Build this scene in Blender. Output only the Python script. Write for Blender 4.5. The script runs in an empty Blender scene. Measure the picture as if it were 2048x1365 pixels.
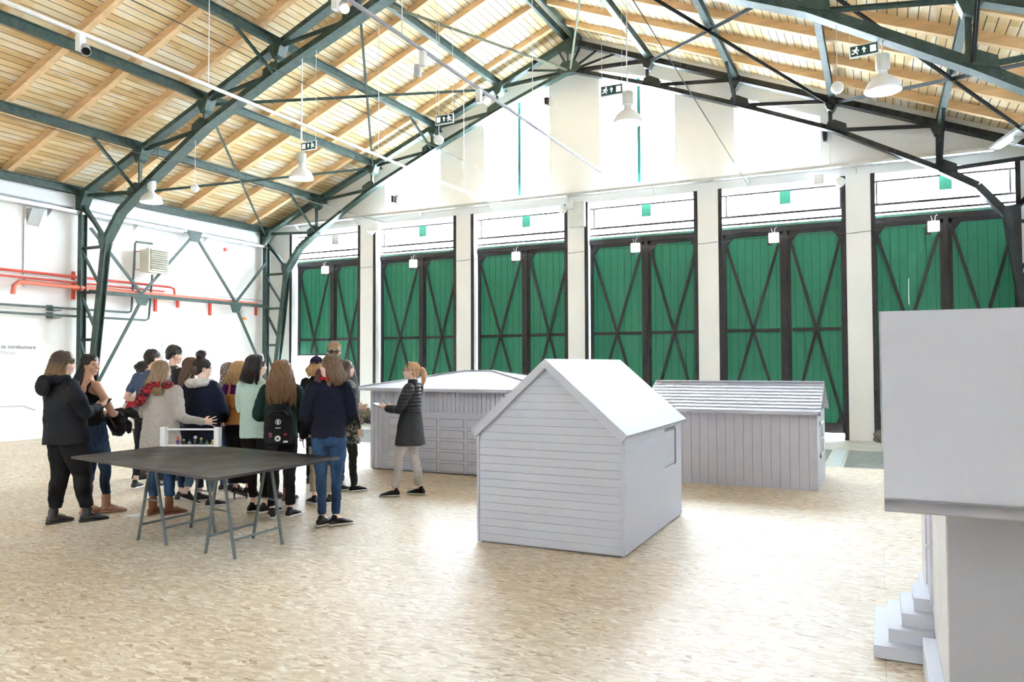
import bpy, bmesh, math, random
import numpy as np
from mathutils import Vector, Matrix, noise as mnoise
random.seed(7)
S = bpy.context.scene
COL = S.collection
# ------------------------------------------------------------------ camera
FPX, YAW, PITCH, ROLL, CAMH = 1516.42, 0.4523, 0.0303, -0.003, 1.65
fw = Vector((-math.sin(YAW)*math.cos(PITCH), math.cos(YAW)*math.cos(PITCH), math.sin(PITCH)))
rt = Vector((math.cos(YAW), math.sin(YAW), 0)); up0 = rt.cross(fw)
r2 = rt*math.cos(ROLL)+up0*math.sin(ROLL); u2 = -rt*math.sin(ROLL)+up0*math.cos(ROLL)
cam = bpy.data.cameras.new('camera'); camo = bpy.data.objects.new('camera', cam); COL.objects.link(camo)
cam.sensor_width = 36; cam.lens = FPX/2048*36; cam.clip_end = 300
Mx = Matrix((r2, u2, -fw)).transposed().to_4x4(); Mx.translation = (0, 0, CAMH)
camo.matrix_world = Mx
S.camera = camo
def heading(px):            # world heading (about z, 0 = +Y) of the view ray through column px
    return YAW - math.atan((px-1024)/FPX)
# ------------------------------------------------------------------ view, sky
S.view_settings.view_transform = 'Standard'; S.view_settings.look = 'None'
S.view_settings.gamma = 1; S.view_settings.use_curve_mapping = False
S.view_settings.exposure = 3.08
S.cycles.max_bounces = 10; S.cycles.diffuse_bounces = 7; S.cycles.glossy_bounces = 3
S.cycles.transparent_max_bounces = 8; S.cycles.sample_clamp_indirect = 12
S.cycles.use_denoising = True
W = bpy.data.worlds.new('sky'); S.world = W; W.use_nodes = True
nt = W.node_tree
bg = nt.nodes['Background']; bg.inputs[0].default_value = (0.81, 0.905, 1.03, 1); bg.inputs[1].default_value = 9.0
# ------------------------------------------------------------------ materials
MATS = {}
def mat(name, col, rough=0.6, metal=0.0, var=0.06, scale=6.0, bump=0.0, bscale=40.0, emit=None, estr=0, spec=0.4, stretch=None):
    if name in MATS: return MATS[name]
    m = bpy.data.materials.new(name); m.use_nodes = True; n = m.node_tree.nodes; l = m.node_tree.links
    b = n['Principled BSDF']
    b.inputs['Roughness'].default_value = rough; b.inputs['Metallic'].default_value = metal
    b.inputs['Specular IOR Level'].default_value = spec
    tc = n.new('ShaderNodeTexCoord'); src = tc.outputs['Object']
    if stretch:
        mp = n.new('ShaderNodeMapping'); mp.inputs['Scale'].default_value = stretch; l.new(src, mp.inputs[0]); src = mp.outputs[0]
    nz = n.new('ShaderNodeTexNoise'); nz.inputs['Scale'].default_value = scale; nz.inputs['Detail'].default_value = 5
    l.new(src, nz.inputs['Vector'])
    r = n.new('ShaderNodeValToRGB'); l.new(nz.outputs['Fac'], r.inputs[0])
    r.color_ramp.elements[0].position = 0.3; r.color_ramp.elements[1].position = 0.7
    c = Vector(col)
    r.color_ramp.elements[0].color = (*(c*(1-var)), 1); r.color_ramp.elements[1].color = (*[min(1, x*(1+var)) for x in c], 1)
    l.new(r.outputs[0], b.inputs['Base Color'])
    if bump:
        nb = n.new('ShaderNodeTexNoise'); nb.inputs['Scale'].default_value = bscale; nb.inputs['Detail'].default_value = 4; l.new(src, nb.inputs['Vector'])
        bp = n.new('ShaderNodeBump'); bp.inputs['Strength'].default_value = bump; bp.inputs['Distance'].default_value = 0.01
        l.new(nb.outputs['Fac'], bp.inputs['Height']); l.new(bp.outputs[0], b.inputs['Normal'])
    if emit:
        b.inputs['Emission Color'].default_value = (*emit, 1); b.inputs['Emission Strength'].default_value = estr
    MATS[name] = m; return m
def nodes_mat(name):
    m = bpy.data.materials.new(name); m.use_nodes = True; MATS[name] = m
    return m, m.node_tree.nodes, m.node_tree.links, m.node_tree.nodes['Principled BSDF']
def ramp(n, l, src, stops):
    r = n.new('ShaderNodeValToRGB'); l.new(src, r.inputs[0]); e = r.color_ramp.elements
    while len(e) < len(stops): e.new(0.5)
    for q, (p, c) in zip(e, stops): q.position = p; q.color = (*c, 1)
    return r.outputs[0]
def mixc(n, l, fac, a, b, mode='MIX'):
    x = n.new('ShaderNodeMix'); x.data_type = 'RGBA'; x.blend_type = mode
    if hasattr(fac, 'links'): l.new(fac, x.inputs[0])
    else: x.inputs[0].default_value = fac
    for s, i in ((a, 6), (b, 7)):
        if hasattr(s, 'links'): l.new(s, x.inputs[i])
        else: x.inputs[i].default_value = (*s, 1)
    return x.outputs[2]
# oriented strand board floor
m, n, l, b = nodes_mat('osb_board')
tc = n.new('ShaderNodeTexCoord')
layers = []
wn = n.new('ShaderNodeTexNoise'); wn.inputs['Scale'].default_value = 9; wn.inputs['Detail'].default_value = 3; l.new(tc.outputs['Object'], wn.inputs['Vector'])
wv_ = n.new('ShaderNodeVectorMath'); wv_.operation = 'MULTIPLY_ADD'; wv_.inputs[1].default_value = (0.09, 0.09, 0); l.new(wn.outputs['Color'], wv_.inputs[0]); l.new(tc.outputs['Object'], wv_.inputs[2])
for ang, sc in ((0.45, 1.0), (1.35, 1.15), (-0.35, 0.85), (2.1, 1.3), (0.9, 1.0)):
    mp = n.new('ShaderNodeMapping'); mp.inputs['Rotation'].default_value = (0, 0, ang); mp.inputs['Scale'].default_value = (15*sc, 46*sc, 1)
    l.new(wv_.outputs[0], mp.inputs[0])
    v = n.new('ShaderNodeTexVoronoi'); v.inputs['Scale'].default_value = 1.0; l.new(mp.outputs[0], v.inputs['Vector'])
    sp = n.new('ShaderNodeSeparateColor'); l.new(v.outputs['Color'], sp.inputs[0]); layers.append(sp)
stops = [(0.0, (0.40, 0.28, 0.17)), (0.06, (0.55, 0.44, 0.32)), (0.45, (0.655, 0.57, 0.445)), (0.8, (0.72, 0.65, 0.535)), (1.0, (0.85, 0.81, 0.73))]
cur = ramp(n, l, layers[0].outputs[0], stops)
for k in (1, 2, 3, 4):
    gt = n.new('ShaderNodeMath'); gt.operation = 'GREATER_THAN'; gt.inputs[1].default_value = 0.6; l.new(layers[k].outputs[1], gt.inputs[0])
    cur = mixc(n, l, gt.outputs[0], cur, ramp(n, l, layers[k].outputs[0], stops))
lw = n.new('ShaderNodeTexNoise'); lw.inputs['Scale'].default_value = 0.9; lw.inputs['Detail'].default_value = 4; l.new(tc.outputs['Object'], lw.inputs['Vector'])
cur = mixc(n, l, 1.0, cur, ramp(n, l, lw.outputs['Fac'], [(0.3, (0.93, 0.88, 0.80)), (0.7, (1, 1, 1))]), 'MULTIPLY')
bk = n.new('ShaderNodeTexBrick'); bk.inputs['Scale'].default_value = 1.0; bk.inputs['Mortar Size'].default_value = 0.002
bk.inputs['Brick Width'].default_value = 2.5; bk.inputs['Row Height'].default_value = 1.25; l.new(tc.outputs['Object'], bk.inputs['Vector'])
bk.inputs['Color1'].default_value = (1, 1, 1, 1); bk.inputs['Color2'].default_value = (0.93, 0.92, 0.9, 1); bk.inputs['Mortar'].default_value = (0.66, 0.60, 0.52, 1)
cur = mixc(n, l, 1.0, cur, bk.outputs['Color'], 'MULTIPLY')
l.new(cur, b.inputs['Base Color']); b.inputs['Roughness'].default_value = 0.5; b.inputs['Specular IOR Level'].default_value = 0.5
bp = n.new('ShaderNodeBump'); bp.inputs['Strength'].default_value = 0.15; bp.inputs['Distance'].default_value = 0.002
l.new(layers[0].outputs[2], bp.inputs['Height']); l.new(bp.outputs[0], b.inputs['Normal'])
# ceiling boards (object coords: x along slope, y along ridge)
m, n, l, b = nodes_mat('ceiling_planks')
tc = n.new('ShaderNodeTexCoord')
bk = n.new('ShaderNodeTexBrick'); bk.inputs['Scale'].default_value = 1.0; bk.inputs['Mortar Size'].default_value = 0.0
bk.inputs['Mortar Smooth'].default_value = 0.0; bk.inputs['Bias'].default_value = 0.0
bk.offset = 0.5; bk.offset_frequency = 2
bk.inputs['Brick Width'].default_value = 5.2; bk.inputs['Row Height'].default_value = 0.155
mp = n.new('ShaderNodeMapping'); mp.inputs['Rotation'].default_value = (0, 0, math.pi/2); l.new(tc.outputs['Object'], mp.inputs[0])
l.new(mp.outputs[0], bk.inputs['Vector'])
bk.inputs['Color1'].default_value = (0, 0, 0, 1); bk.inputs['Color2'].default_value = (1, 1, 1, 1); bk.inputs['Mortar'].default_value = (0, 0, 0, 1)
plank = ramp(n, l, bk.outputs['Color'], [(0, (0.66, 0.45, 0.20)), (0.35, (0.76, 0.55, 0.28)), (0.7, (0.83, 0.64, 0.36)), (1, (0.86, 0.73, 0.50))])
mp2 = n.new('ShaderNodeMapping'); mp2.inputs['Scale'].default_value = (9, 0.9, 1); l.new(tc.outputs['Object'], mp2.inputs[0])
nz = n.new('ShaderNodeTexNoise'); nz.inputs['Scale'].default_value = 2.2; nz.inputs['Detail'].default_value = 8; nz.inputs['Roughness'].default_value = 0.65; l.new(mp2.outputs[0], nz.inputs['Vector'])
grain = ramp(n, l, nz.outputs['Fac'], [(0.3, (0.88, 0.85, 0.80)), (0.62, (1, 1, 1))])
cur = mixc(n, l, 1.0, plank, grain, 'MULTIPLY')
mp3 = n.new('ShaderNodeMapping'); mp3.inputs['Scale'].default_value = (3.2, 0.75, 1); l.new(tc.outputs['Object'], mp3.inputs[0])
nz2 = n.new('ShaderNodeTexNoise'); nz2.inputs['Scale'].default_value = 1.0; nz2.inputs['Detail'].default_value = 6; l.new(mp3.outputs[0], nz2.inputs['Vector'])
lime = ramp(n, l, nz2.outputs['Fac'], [(0.50, (0, 0, 0)), (0.66, (0.8, 0.8, 0.8))])
cur = mixc(n, l, lime, cur, (0.92, 0.87, 0.76))
bk2 = n.new('ShaderNodeTexBrick'); bk2.inputs['Scale'].default_value = 1.0; bk2.inputs['Mortar Size'].default_value = 0.007; bk2.inputs['Mortar Smooth'].default_value = 0.0
bk2.inputs['Brick Width'].default_value = 400; bk2.inputs['Row Height'].default_value = 0.155; bk2.offset = 0.0; l.new(mp.outputs[0], bk2.inputs['Vector'])
cur = mixc(n, l, bk2.outputs['Fac'], cur, (0.055, 0.03, 0.012))
l.new(cur, b.inputs['Base Color']); b.inputs['Roughness'].default_value = 0.7
# other materials
M_white = mat('white_plaster', (0.90, 0.90, 0.89), 0.9, var=0.02, scale=1.5, bump=0.15, bscale=14)
M_panel = mat('white_panel', (0.78, 0.79, 0.81), 0.6, var=0.01)
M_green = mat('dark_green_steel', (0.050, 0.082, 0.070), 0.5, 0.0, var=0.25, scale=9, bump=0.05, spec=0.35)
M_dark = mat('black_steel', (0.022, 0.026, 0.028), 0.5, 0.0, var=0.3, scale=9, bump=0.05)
M_pipe = mat('pipe_green', (0.10, 0.14, 0.125), 0.45, var=0.15)
M_red = mat('red_paint', (0.72, 0.085, 0.055), 0.4, var=0.06)
M_wood = mat('rafter_wood', (0.74, 0.51, 0.28), 0.7, var=0.14, scale=3, stretch=(0.6, 4, 4), bump=0.1)
M_door = mat('door_green_paint', (0.032, 0.225, 0.13), 0.5, var=0.10, scale=5, stretch=(4, 4, 0.6), bump=0.08, bscale=12)
M_doorgap = mat('door_groove', (0.008, 0.07, 0.045), 0.8)
M_iron = mat('door_iron', (0.035, 0.030, 0.032), 0.55, var=0.2)
M_galv = mat('galvanised_steel', (0.62, 0.63, 0.63), 0.4, 0.6, var=0.08, scale=20)
M_grey = mat('light_grey_paint', (0.52, 0.54, 0.63), 0.55, var=0.012, scale=3)
M_greyg = mat('grey_groove', (0.24, 0.24, 0.27), 0.8, var=0.02)
M_lamp = mat('lamp_white', (0.82, 0.83, 0.84), 0.35, var=0.02)
M_bulb = mat('lamp_glow', (1, 1, 1), 0.5, emit=(1, 0.98, 0.95), estr=2.2)
M_wire = mat('white_cable', (0.8, 0.8, 0.8), 0.5)
M_dwire = mat('steel_wire', (0.10, 0.11, 0.11), 0.8, 0, spec=0.1)
M_conc = mat('concrete', (0.50, 0.49, 0.43), 0.85, var=0.15, scale=2.2, bump=0.2)
M_cream = mat('cream_metal', (0.74, 0.70, 0.58), 0.45, var=0.04)
M_blackp = mat('black_plastic', (0.012, 0.012, 0.014), 0.4)
m, n, l, b = nodes_mat('window_glass')
out = n['Material Output']; tr = n.new('ShaderNodeBsdfTransparent'); tr.inputs[0].default_value = (0.93, 0.95, 0.95, 1)
gl = n.new('ShaderNodeBsdfGlossy'); gl.inputs['Roughness'].default_value = 0.05
mx = n.new('ShaderNodeMixShader'); mx.inputs[0].default_value = 0.06; l.new(tr.outputs[0], mx.inputs[1]); l.new(gl.outputs[0], mx.inputs[2]); l.new(mx.outputs[0], out.inputs[0])
M_glass = m
# ------------------------------------------------------------------ mesh helpers
class MB:
    def __init__(s): s.v = []; s.f = []
    def add(s, vs, fs):
        o = len(s.v); s.v += [tuple(v) for v in vs]; s.f += [tuple(i+o for i in f) for f in fs]; return s
    def box(s, x0, x1, y0, y1, z0, z1):
        v = [(x, y, z) for z in (z0, z1) for y in (y0, y1) for x in (x0, x1)]
        return s.add(v, [(0, 2, 3, 1), (4, 5, 7, 6), (0, 1, 5, 4), (2, 6, 7, 3), (0, 4, 6, 2), (1, 3, 7, 5)])
    def obox(s, c, ax, ay, az):     # centre and three half-extent vectors
        c, ax, ay, az = map(Vector, (c, ax, ay, az))
        v = [c+ax*i+ay*j+az*k for k in (-1, 1) for j in (-1, 1) for i in (-1, 1)]
        f = [(0, 2, 3, 1), (4, 5, 7, 6), (0, 1, 5, 4), (2, 6, 7, 3), (0, 4, 6, 2), (1, 3, 7, 5)]
        if ax.cross(ay).dot(az) < 0: f = [q[::-1] for q in f]
        return s.add(v, f)
    def bar(s, p, q, w, h, upv=(0, 0, 1)):      # w across, h along up
        p, q = Vector(p), Vector(q); d = q-p; L = d.length; d.normalize(); u = Vector(upv)
        sd = d.cross(u)
        if sd.length < 1e-4: sd = d.cross(Vector((0, 1, 0)))
        sd.normalize(); u = sd.cross(d)
        return s.obox((p+q)/2, d*L/2, sd*w/2, u*h/2)
    def angle(s, p, q, w, t, upv=(0, 0, 1)):    # T section: flange + web
        s.bar(p, q, w, t, upv)
        p, q = Vector(p), Vector(q); d = (q-p).normalized(); u = Vector(upv); sd = d.cross(u).normalized(); u = sd.cross(d)
        return s.bar(p-u*w*0.5, q-u*w*0.5, t, w, upv)
    def tube(s, pts, r, n=8, cap=True, rs=None):
        pts = [Vector(p) for p in pts]; o = len(s.v); N = len(pts)
        t0 = (pts[1]-pts[0]).normalized(); a = t0.orthogonal().normalized()
        for i, p in enumerate(pts):
            t = (pts[min(i+1, N-1)]-pts[max(i-1, 0)]).normalized()
            a = (a-t*a.dot(t)).normalized(); bb = t.cross(a); R = rs[i] if rs else r
            for k in range(n):
                an = 2*math.pi*k/n; s.v.append(tuple(p+(a*math.cos(an)+bb*math.sin(an))*R))
        for i in range(N-1):
            for k in range(n):
                k2 = (k+1) % n; s.f.append((o+i*n+k, o+i*n+k2, o+(i+1)*n+k2, o+(i+1)*n+k))
        if cap:
            s.f.append(tuple(o+k for k in range(n))[::-1]); s.f.append(tuple(o+(N-1)*n+k for k in range(n)))
        return s
    def prism(s, poly, d):          # polygon (3d pts) extruded by vector d
        poly = [Vector(p) for p in poly]; d = Vector(d); n = len(poly)
        nrm = sum(((poly[i]-poly[0]).cross(poly[i+1]-poly[0]) for i in range(1, n-1)), Vector())
        if nrm.dot(d) > 0: poly = poly[::-1]
        v = poly+[p+d for p in poly]
        f = [tuple(range(n)), tuple(range(2*n-1, n-1, -1))]+[(i, n+i, n+(i+1) % n, (i+1) % n) for i in range(n)]
        f = [f[0], f[1]]+[q[::-1] for q in f[2:]] if False else f
        return s.add(v, f)
    def lathe(s, prof, c=(0, 0, 0), n=24, axis=None):   # prof: (r, z)
        c = Vector(c); o = len(s.v)
        A = axis.to_track_quat('Z', 'Y').to_matrix() if axis is not None else Matrix.Identity(3)
        for r, z in prof:
            for k in range(n):
                an = 2*math.pi*k/n; s.v.append(tuple(c+A @ Vector((r*math.cos(an), r*math.sin(an), z))))
        for i in range(len(prof)-1):
            for k in range(n):
                k2 = (k+1) % n; s.f.append((o+i*n+k, o+i*n+k2, o+(i+1)*n+k2, o+(i+1)*n+k))
        return s
    def sphere(s, c, r, n=12, m=8, sc=(1, 1, 1)):
        c = Vector(c); o = len(s.v)
        s.v.append(tuple(c+Vector((0, 0, -r*sc[2]))))
        for i in range(1, m):
            th = math.pi*i/m
            for k in range(n):
                an = 2*math.pi*k/n; s.v.append((c.x+r*sc[0]*math.sin(th)*math.cos(an), c.y+r*sc[1]*math.sin(th)*math.sin(an), c.z-r*sc[2]*math.cos(th)))
        s.v.append(tuple(c+Vector((0, 0, r*sc[2])))); top = len(s.v)-1
        for k in range(n):
            k2 = (k+1) % n; s.f.append((o, o+1+k2, o+1+k)); s.f.append((top, o+1+(m-2)*n+k, o+1+(m-2)*n+k2))
            for i in range(m-2): s.f.append((o+1+i*n+k, o+1+i*n+k2, o+1+(i+1)*n+k2, o+1+(i+1)*n+k))
        return s
    def build(s, name, mt, parent=None, smooth=False, bevel=0, kind=None, label=None):
        me = bpy.data.meshes.new(name); me.from_pydata(s.v, [], s.f)
        bm = bmesh.new(); bm.from_mesh(me); bmesh.ops.recalc_face_normals(bm, faces=bm.faces); bm.to_mesh(me); bm.free()
        me.materials.append(mt)
        if smooth: me.polygons.foreach_set('use_smooth', [True]*len(me.polygons))
        o = bpy.data.objects.new(name, me); COL.objects.link(o)
        if parent: o.parent = parent
        if bevel:
            bv = o.modifiers.new('bevel', 'BEVEL'); bv.width = bevel; bv.segments = 2; bv.limit_method = 'ANGLE'
        if smooth == 'auto':
            me.polygons.foreach_set('use_smooth', [True]*len(me.polygons))
            try: me.set_sharp_from_angle(angle=math.radians(40))
            except Exception: pass
        if kind: o['kind'] = kind
        if label: o['label'] = label
        return o
def thing(name, label, cat, loc=(0, 0, 0), rz=0.0, group=None):
    o = bpy.data.objects.new(name, None); COL.objects.link(o); o.location = loc; o.rotation_euler = (0, 0, rz)
    o['label'] = label; o['category'] = cat; o.empty_display_size = 0.1
    if group: o['group'] = group
    return o
def tag(o, label, cat, group=None):
    o['label'] = label; o['category'] = cat
    if group: o['group'] = group
    return o
def struct(name, loc=(0, 0, 0)):
    o = bpy.data.objects.new(name, None); COL.objects.link(o); o['kind'] = 'structure'; o.location = loc; return o
# ------------------------------------------------------------------ hall dimensions
XR, B, YU, YT, YG = -6.868, 2.0045, 11.572, 17.507, 17.907
ZT, SL = 5.7366+5*0.8067, 0.8067/2.0045       # ridge node height, roof slope
XL, XRT = XR-5*B-0.2, XR+5*B+0.2
YB = -9.0
CD = 0.27
def zt(X, d=0): return ZT-SL*abs(X-XR)+d
# floors
MB().box(XL, XRT, YB, 13.12, -0.06, 0).build('floor', MATS['osb_board'], kind='structure')
MB().box(XL-0.3, XRT+0.3, 13.12, 18.6, -0.10, -0.02).build('floor', M_conc, kind='structure')
MB().box(-80, 80, 18.6, 90, -0.2, -0.06).build('ground', mat('pale_gravel', (0.6, 0.6, 0.58), 0.9), kind='structure')
# steel grating strip and its rails, sunk in the concrete
gr = struct('trim_1')
for xa, xb in ((-13.3, -0.86), (-0.56, 3.2)):
    g = MB().box(xa, xb, 13.12, 15.85, -0.02, -0.016)
    g.build('cover_plate', mat('grating_steel', (0.30, 0.33, 0.32), 0.5, 0.3, var=0.25, scale=5, stretch=(0.5, 6, 1)), gr)
    g = MB()
    for i in range(18): g.box(xa, xb, 13.2+i*0.15, 13.235+i*0.15, -0.016, -0.006)
    g.build('slat', mat('slat_steel', (0.38, 0.40, 0.40), 0.4, 0.4, var=0.1), gr)
MB().box(-0.80, -0.60, 13.12, 15.85, -0.02, -0.003).build('rail', mat('pale_rail', (0.40, 0.45, 0.44), 0.5), gr)
# walls
GL = [(-16.29, -13.62), (-13.16, -10.39), (-9.93, -7.12), (-6.66, -3.83), (-3.35, -0.63), (-0.14, 2.56)]
WZ = 5.70                                     # top of gate openings
wg = MB()
y0, y1 = YG, YG+0.45
edges = [XL-0.3]+[e for g in GL for e in g]+[XRT+0.3]
for i in range(0, len(edges), 2): wg.box(edges[i], edges[i+1], y0, y1, -0.05, WZ)
wg.box(XL-0.3, XRT+0.3, y0, y1, WZ, 6.08)
GW = [(-12.75, -10.9), (-9.52, -7.62), (-6.24, -4.35), (-2.96, -1.12)]
wx = [XL-0.3]+[e for g in GW for e in g]+[XRT+0.3]
def wtop(x): return min(9.0, zt(x)-0.36)
def upper(xa, xb, lo, hi):
    xs = sorted({xa, xb, *[x for x in (XR, XR-1.9, XR+1.9) if xa < x < xb]})
    for a, c in zip(xs, xs[1:]):
        pl = [(a, y0, lo(a)), (c, y0, lo(c)), (c, y0, hi(c)), (a, y0, hi(a))]
        wg.prism(pl, (0, y1-y0, 0))
for i in range(0, len(wx), 2): upper(wx[i], wx[i+1], lambda x: 6.08, lambda x: max(6.1, zt(x, CD+0.05)))
for a, c in GW: upper(a, c, wtop, lambda x: zt(x, CD+0.05))
wg.build('wall_back', M_white, kind='structure')
wl = MB().box(XL-0.3, XL, YB, YG, -0.05, 5.9); wl.build('wall_left', M_white, kind='structure')
# right wall with a row of unseen high windows, sized to tune the fill light
WLO = 4.75
wr = MB(); wr.box(XRT, XRT+0.3, YB, YG, -0.05, WLO); wr.box(XRT, XRT+0.3, YB, YG, 5.3, 5.9)
ys = [YB, 2.0,  4.5, 7, 8.5, 11, 12.5, 15, 15.8, YG]
for i in range(0, len(ys), 2): wr.box(XRT, XRT+0.3, ys[i], ys[i+1], WLO, 5.3)
wr.build('wall_right', M_white, kind='structure')
for i in range(1, len(ys)-1, 2):
    w = struct('window_%d' % (10+i)); MB().box(XRT+0.1, XRT+0.104, ys[i], ys[i+1], WLO, 5.3).build('pane', M_glass, w)
    f = MB()
    for k in range(4): f.box(XRT+0.07, XRT+0.13, ys[i]+(ys[i+1]-ys[i]-0.05)*k/3, ys[i]+(ys[i+1]-ys[i]-0.05)*k/3+0.05, WLO, 5.3)
    for k in range(4): f.box(XRT+0.075, XRT+0.125, ys[i], ys[i+1], WLO+0.17*k, WLO+0.03+0.17*k)
    f.build('window_frame', M_green, w)
# rear wall: same row of tall glazed openings
wb = MB()
wb.box(XL-0.3, XRT+0.3, YB-0.4, YB, 2.6, 5.2)
wb.box(XL-0.3, XRT+0.3, YB-0.4, YB, -0.05, 2.6)
for a, c in ((XL-0.3, XR), (XR, XRT+0.3)):
    wb.prism([(a, YB, 5.2), (c, YB, 5.2), (c, YB, zt(c, CD+.05)), (a, YB, zt(a, CD+.05))], (0, -0.4, 0))
wb.build('wall_front', M_white, kind='structure')
# ceiling boards: two slopes, with an unseen glazed opening added behind the camera for fill light
ang = math.atan(SL); Lr = (5*B+0.5)/math.cos(ang)
SKY_FILL = (-6.5, -4.6, 1.5, 2.9)
for sgn in (-1, 1):
    mb = MB()
    for (ya, yb, a, c) in ((SKY_FILL[1], YG+0.45, 0, Lr), (YB-0.4, SKY_FILL[0], 0, Lr), (SKY_FILL[0], SKY_FILL[1], 0, SKY_FILL[2]), (SKY_FILL[0], SKY_FILL[1], SKY_FILL[3], Lr)):
        mb.box(a, c, ya, yb, 0, 0.05)
    o = mb.build('ceiling', MATS['ceiling_planks'], kind='structure')
    M = Matrix(((sgn*math.cos(ang), 0, sgn*math.sin(ang), XR), (0, 1, 0, 0), (-math.sin(ang), 0, math.cos(ang), ZT+CD), (0, 0, 0, 1)))
    o.matrix_world = M
    w = MB().box(SKY_FILL[2], SKY_FILL[3], SKY_FILL[0], SKY_FILL[1], 0.02, 0.024).build('window_%d' % (20+sgn), M_glass, kind='structure'); w.matrix_world = M  # pane of the added fill opening, out of view
# rafters
ORD = ['first', 'second', 'third', 'fourth', 'fifth', 'sixth', 'seventh', 'eighth', 'ninth', 'tenth']
RY = [16.88, 15.70, 14.50, 13.40, 12.32, 11.06, 9.88, 8.65, 7.42, 6.2]
for sgn in (-1, 1):
    side = 'left' if sgn < 0 else 'right'
    for k, y in enumerate(RY):
        o = MB().bar((XR+sgn*0.12, y, zt(XR, 0.18)), (XR+sgn*(5*B+0.1), y, zt(XR+5*B+0.1, 0.18)), 0.13, 0.17).build('rafter', M_wood, bevel=0.006)
        tag(o, 'sawn timber rafter on the %s roof slope, %s back from the gable wall' % (side, ORD[k]), 'rafter', 'timber rafters of the %s roof slope' % side)
# ------------------------------------------------------------------ purlins and trusses
for k in range(-5, 6):
    X = XR+B*k; z = zt(X, 0.02)
    mb = MB()
    if k == 0:
        for dx in (-0.13, 0.13): mb.box(X+dx-0.035, X+dx+0.035, YB, YG, z-0.02, z+0.15)
    else:
        mb.box(X-0.012, X+0.012, YB, YG, z-0.085, z+0.085)
        for s_ in (-1, 1): mb.box(X-0.055, X+0.055, YB, YG, z+s_*0.08-0.012, z+s_*0.08+0.012)
        for j, yy in enumerate((7.2, 9.1, 11.2, 11.9, 14.6, 17.1)):
            for q in range(4): mb.sphere((X+0.02*(1 if X < 0 else -1), yy+(q % 2)*0.09, z-0.04+0.07*(q//2)), 0.014, 6, 4)
    nm = 'ridge' if k == 0 else ('eaves' if abs(k) == 5 else ['', 'first', 'second', 'third', 'fourth'][abs(k)])
    if k == 0: lb = 'double dark steel ridge beam running along the roof peak'
    else: lb = 'dark green steel %s, %s roof slope' % ('eaves beam on top of the side wall' if abs(k) == 5 else nm+' purlin below the ridge', 'left' if k < 0 else 'right')
    tag(mb.build('purlin', M_green), lb, 'roof beam', 'steel purlins along the hall')
DROP = {0: -0.77, 1: -0.66, 2: -0.64, 3: -0.68, 4: -0.97}
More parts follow.
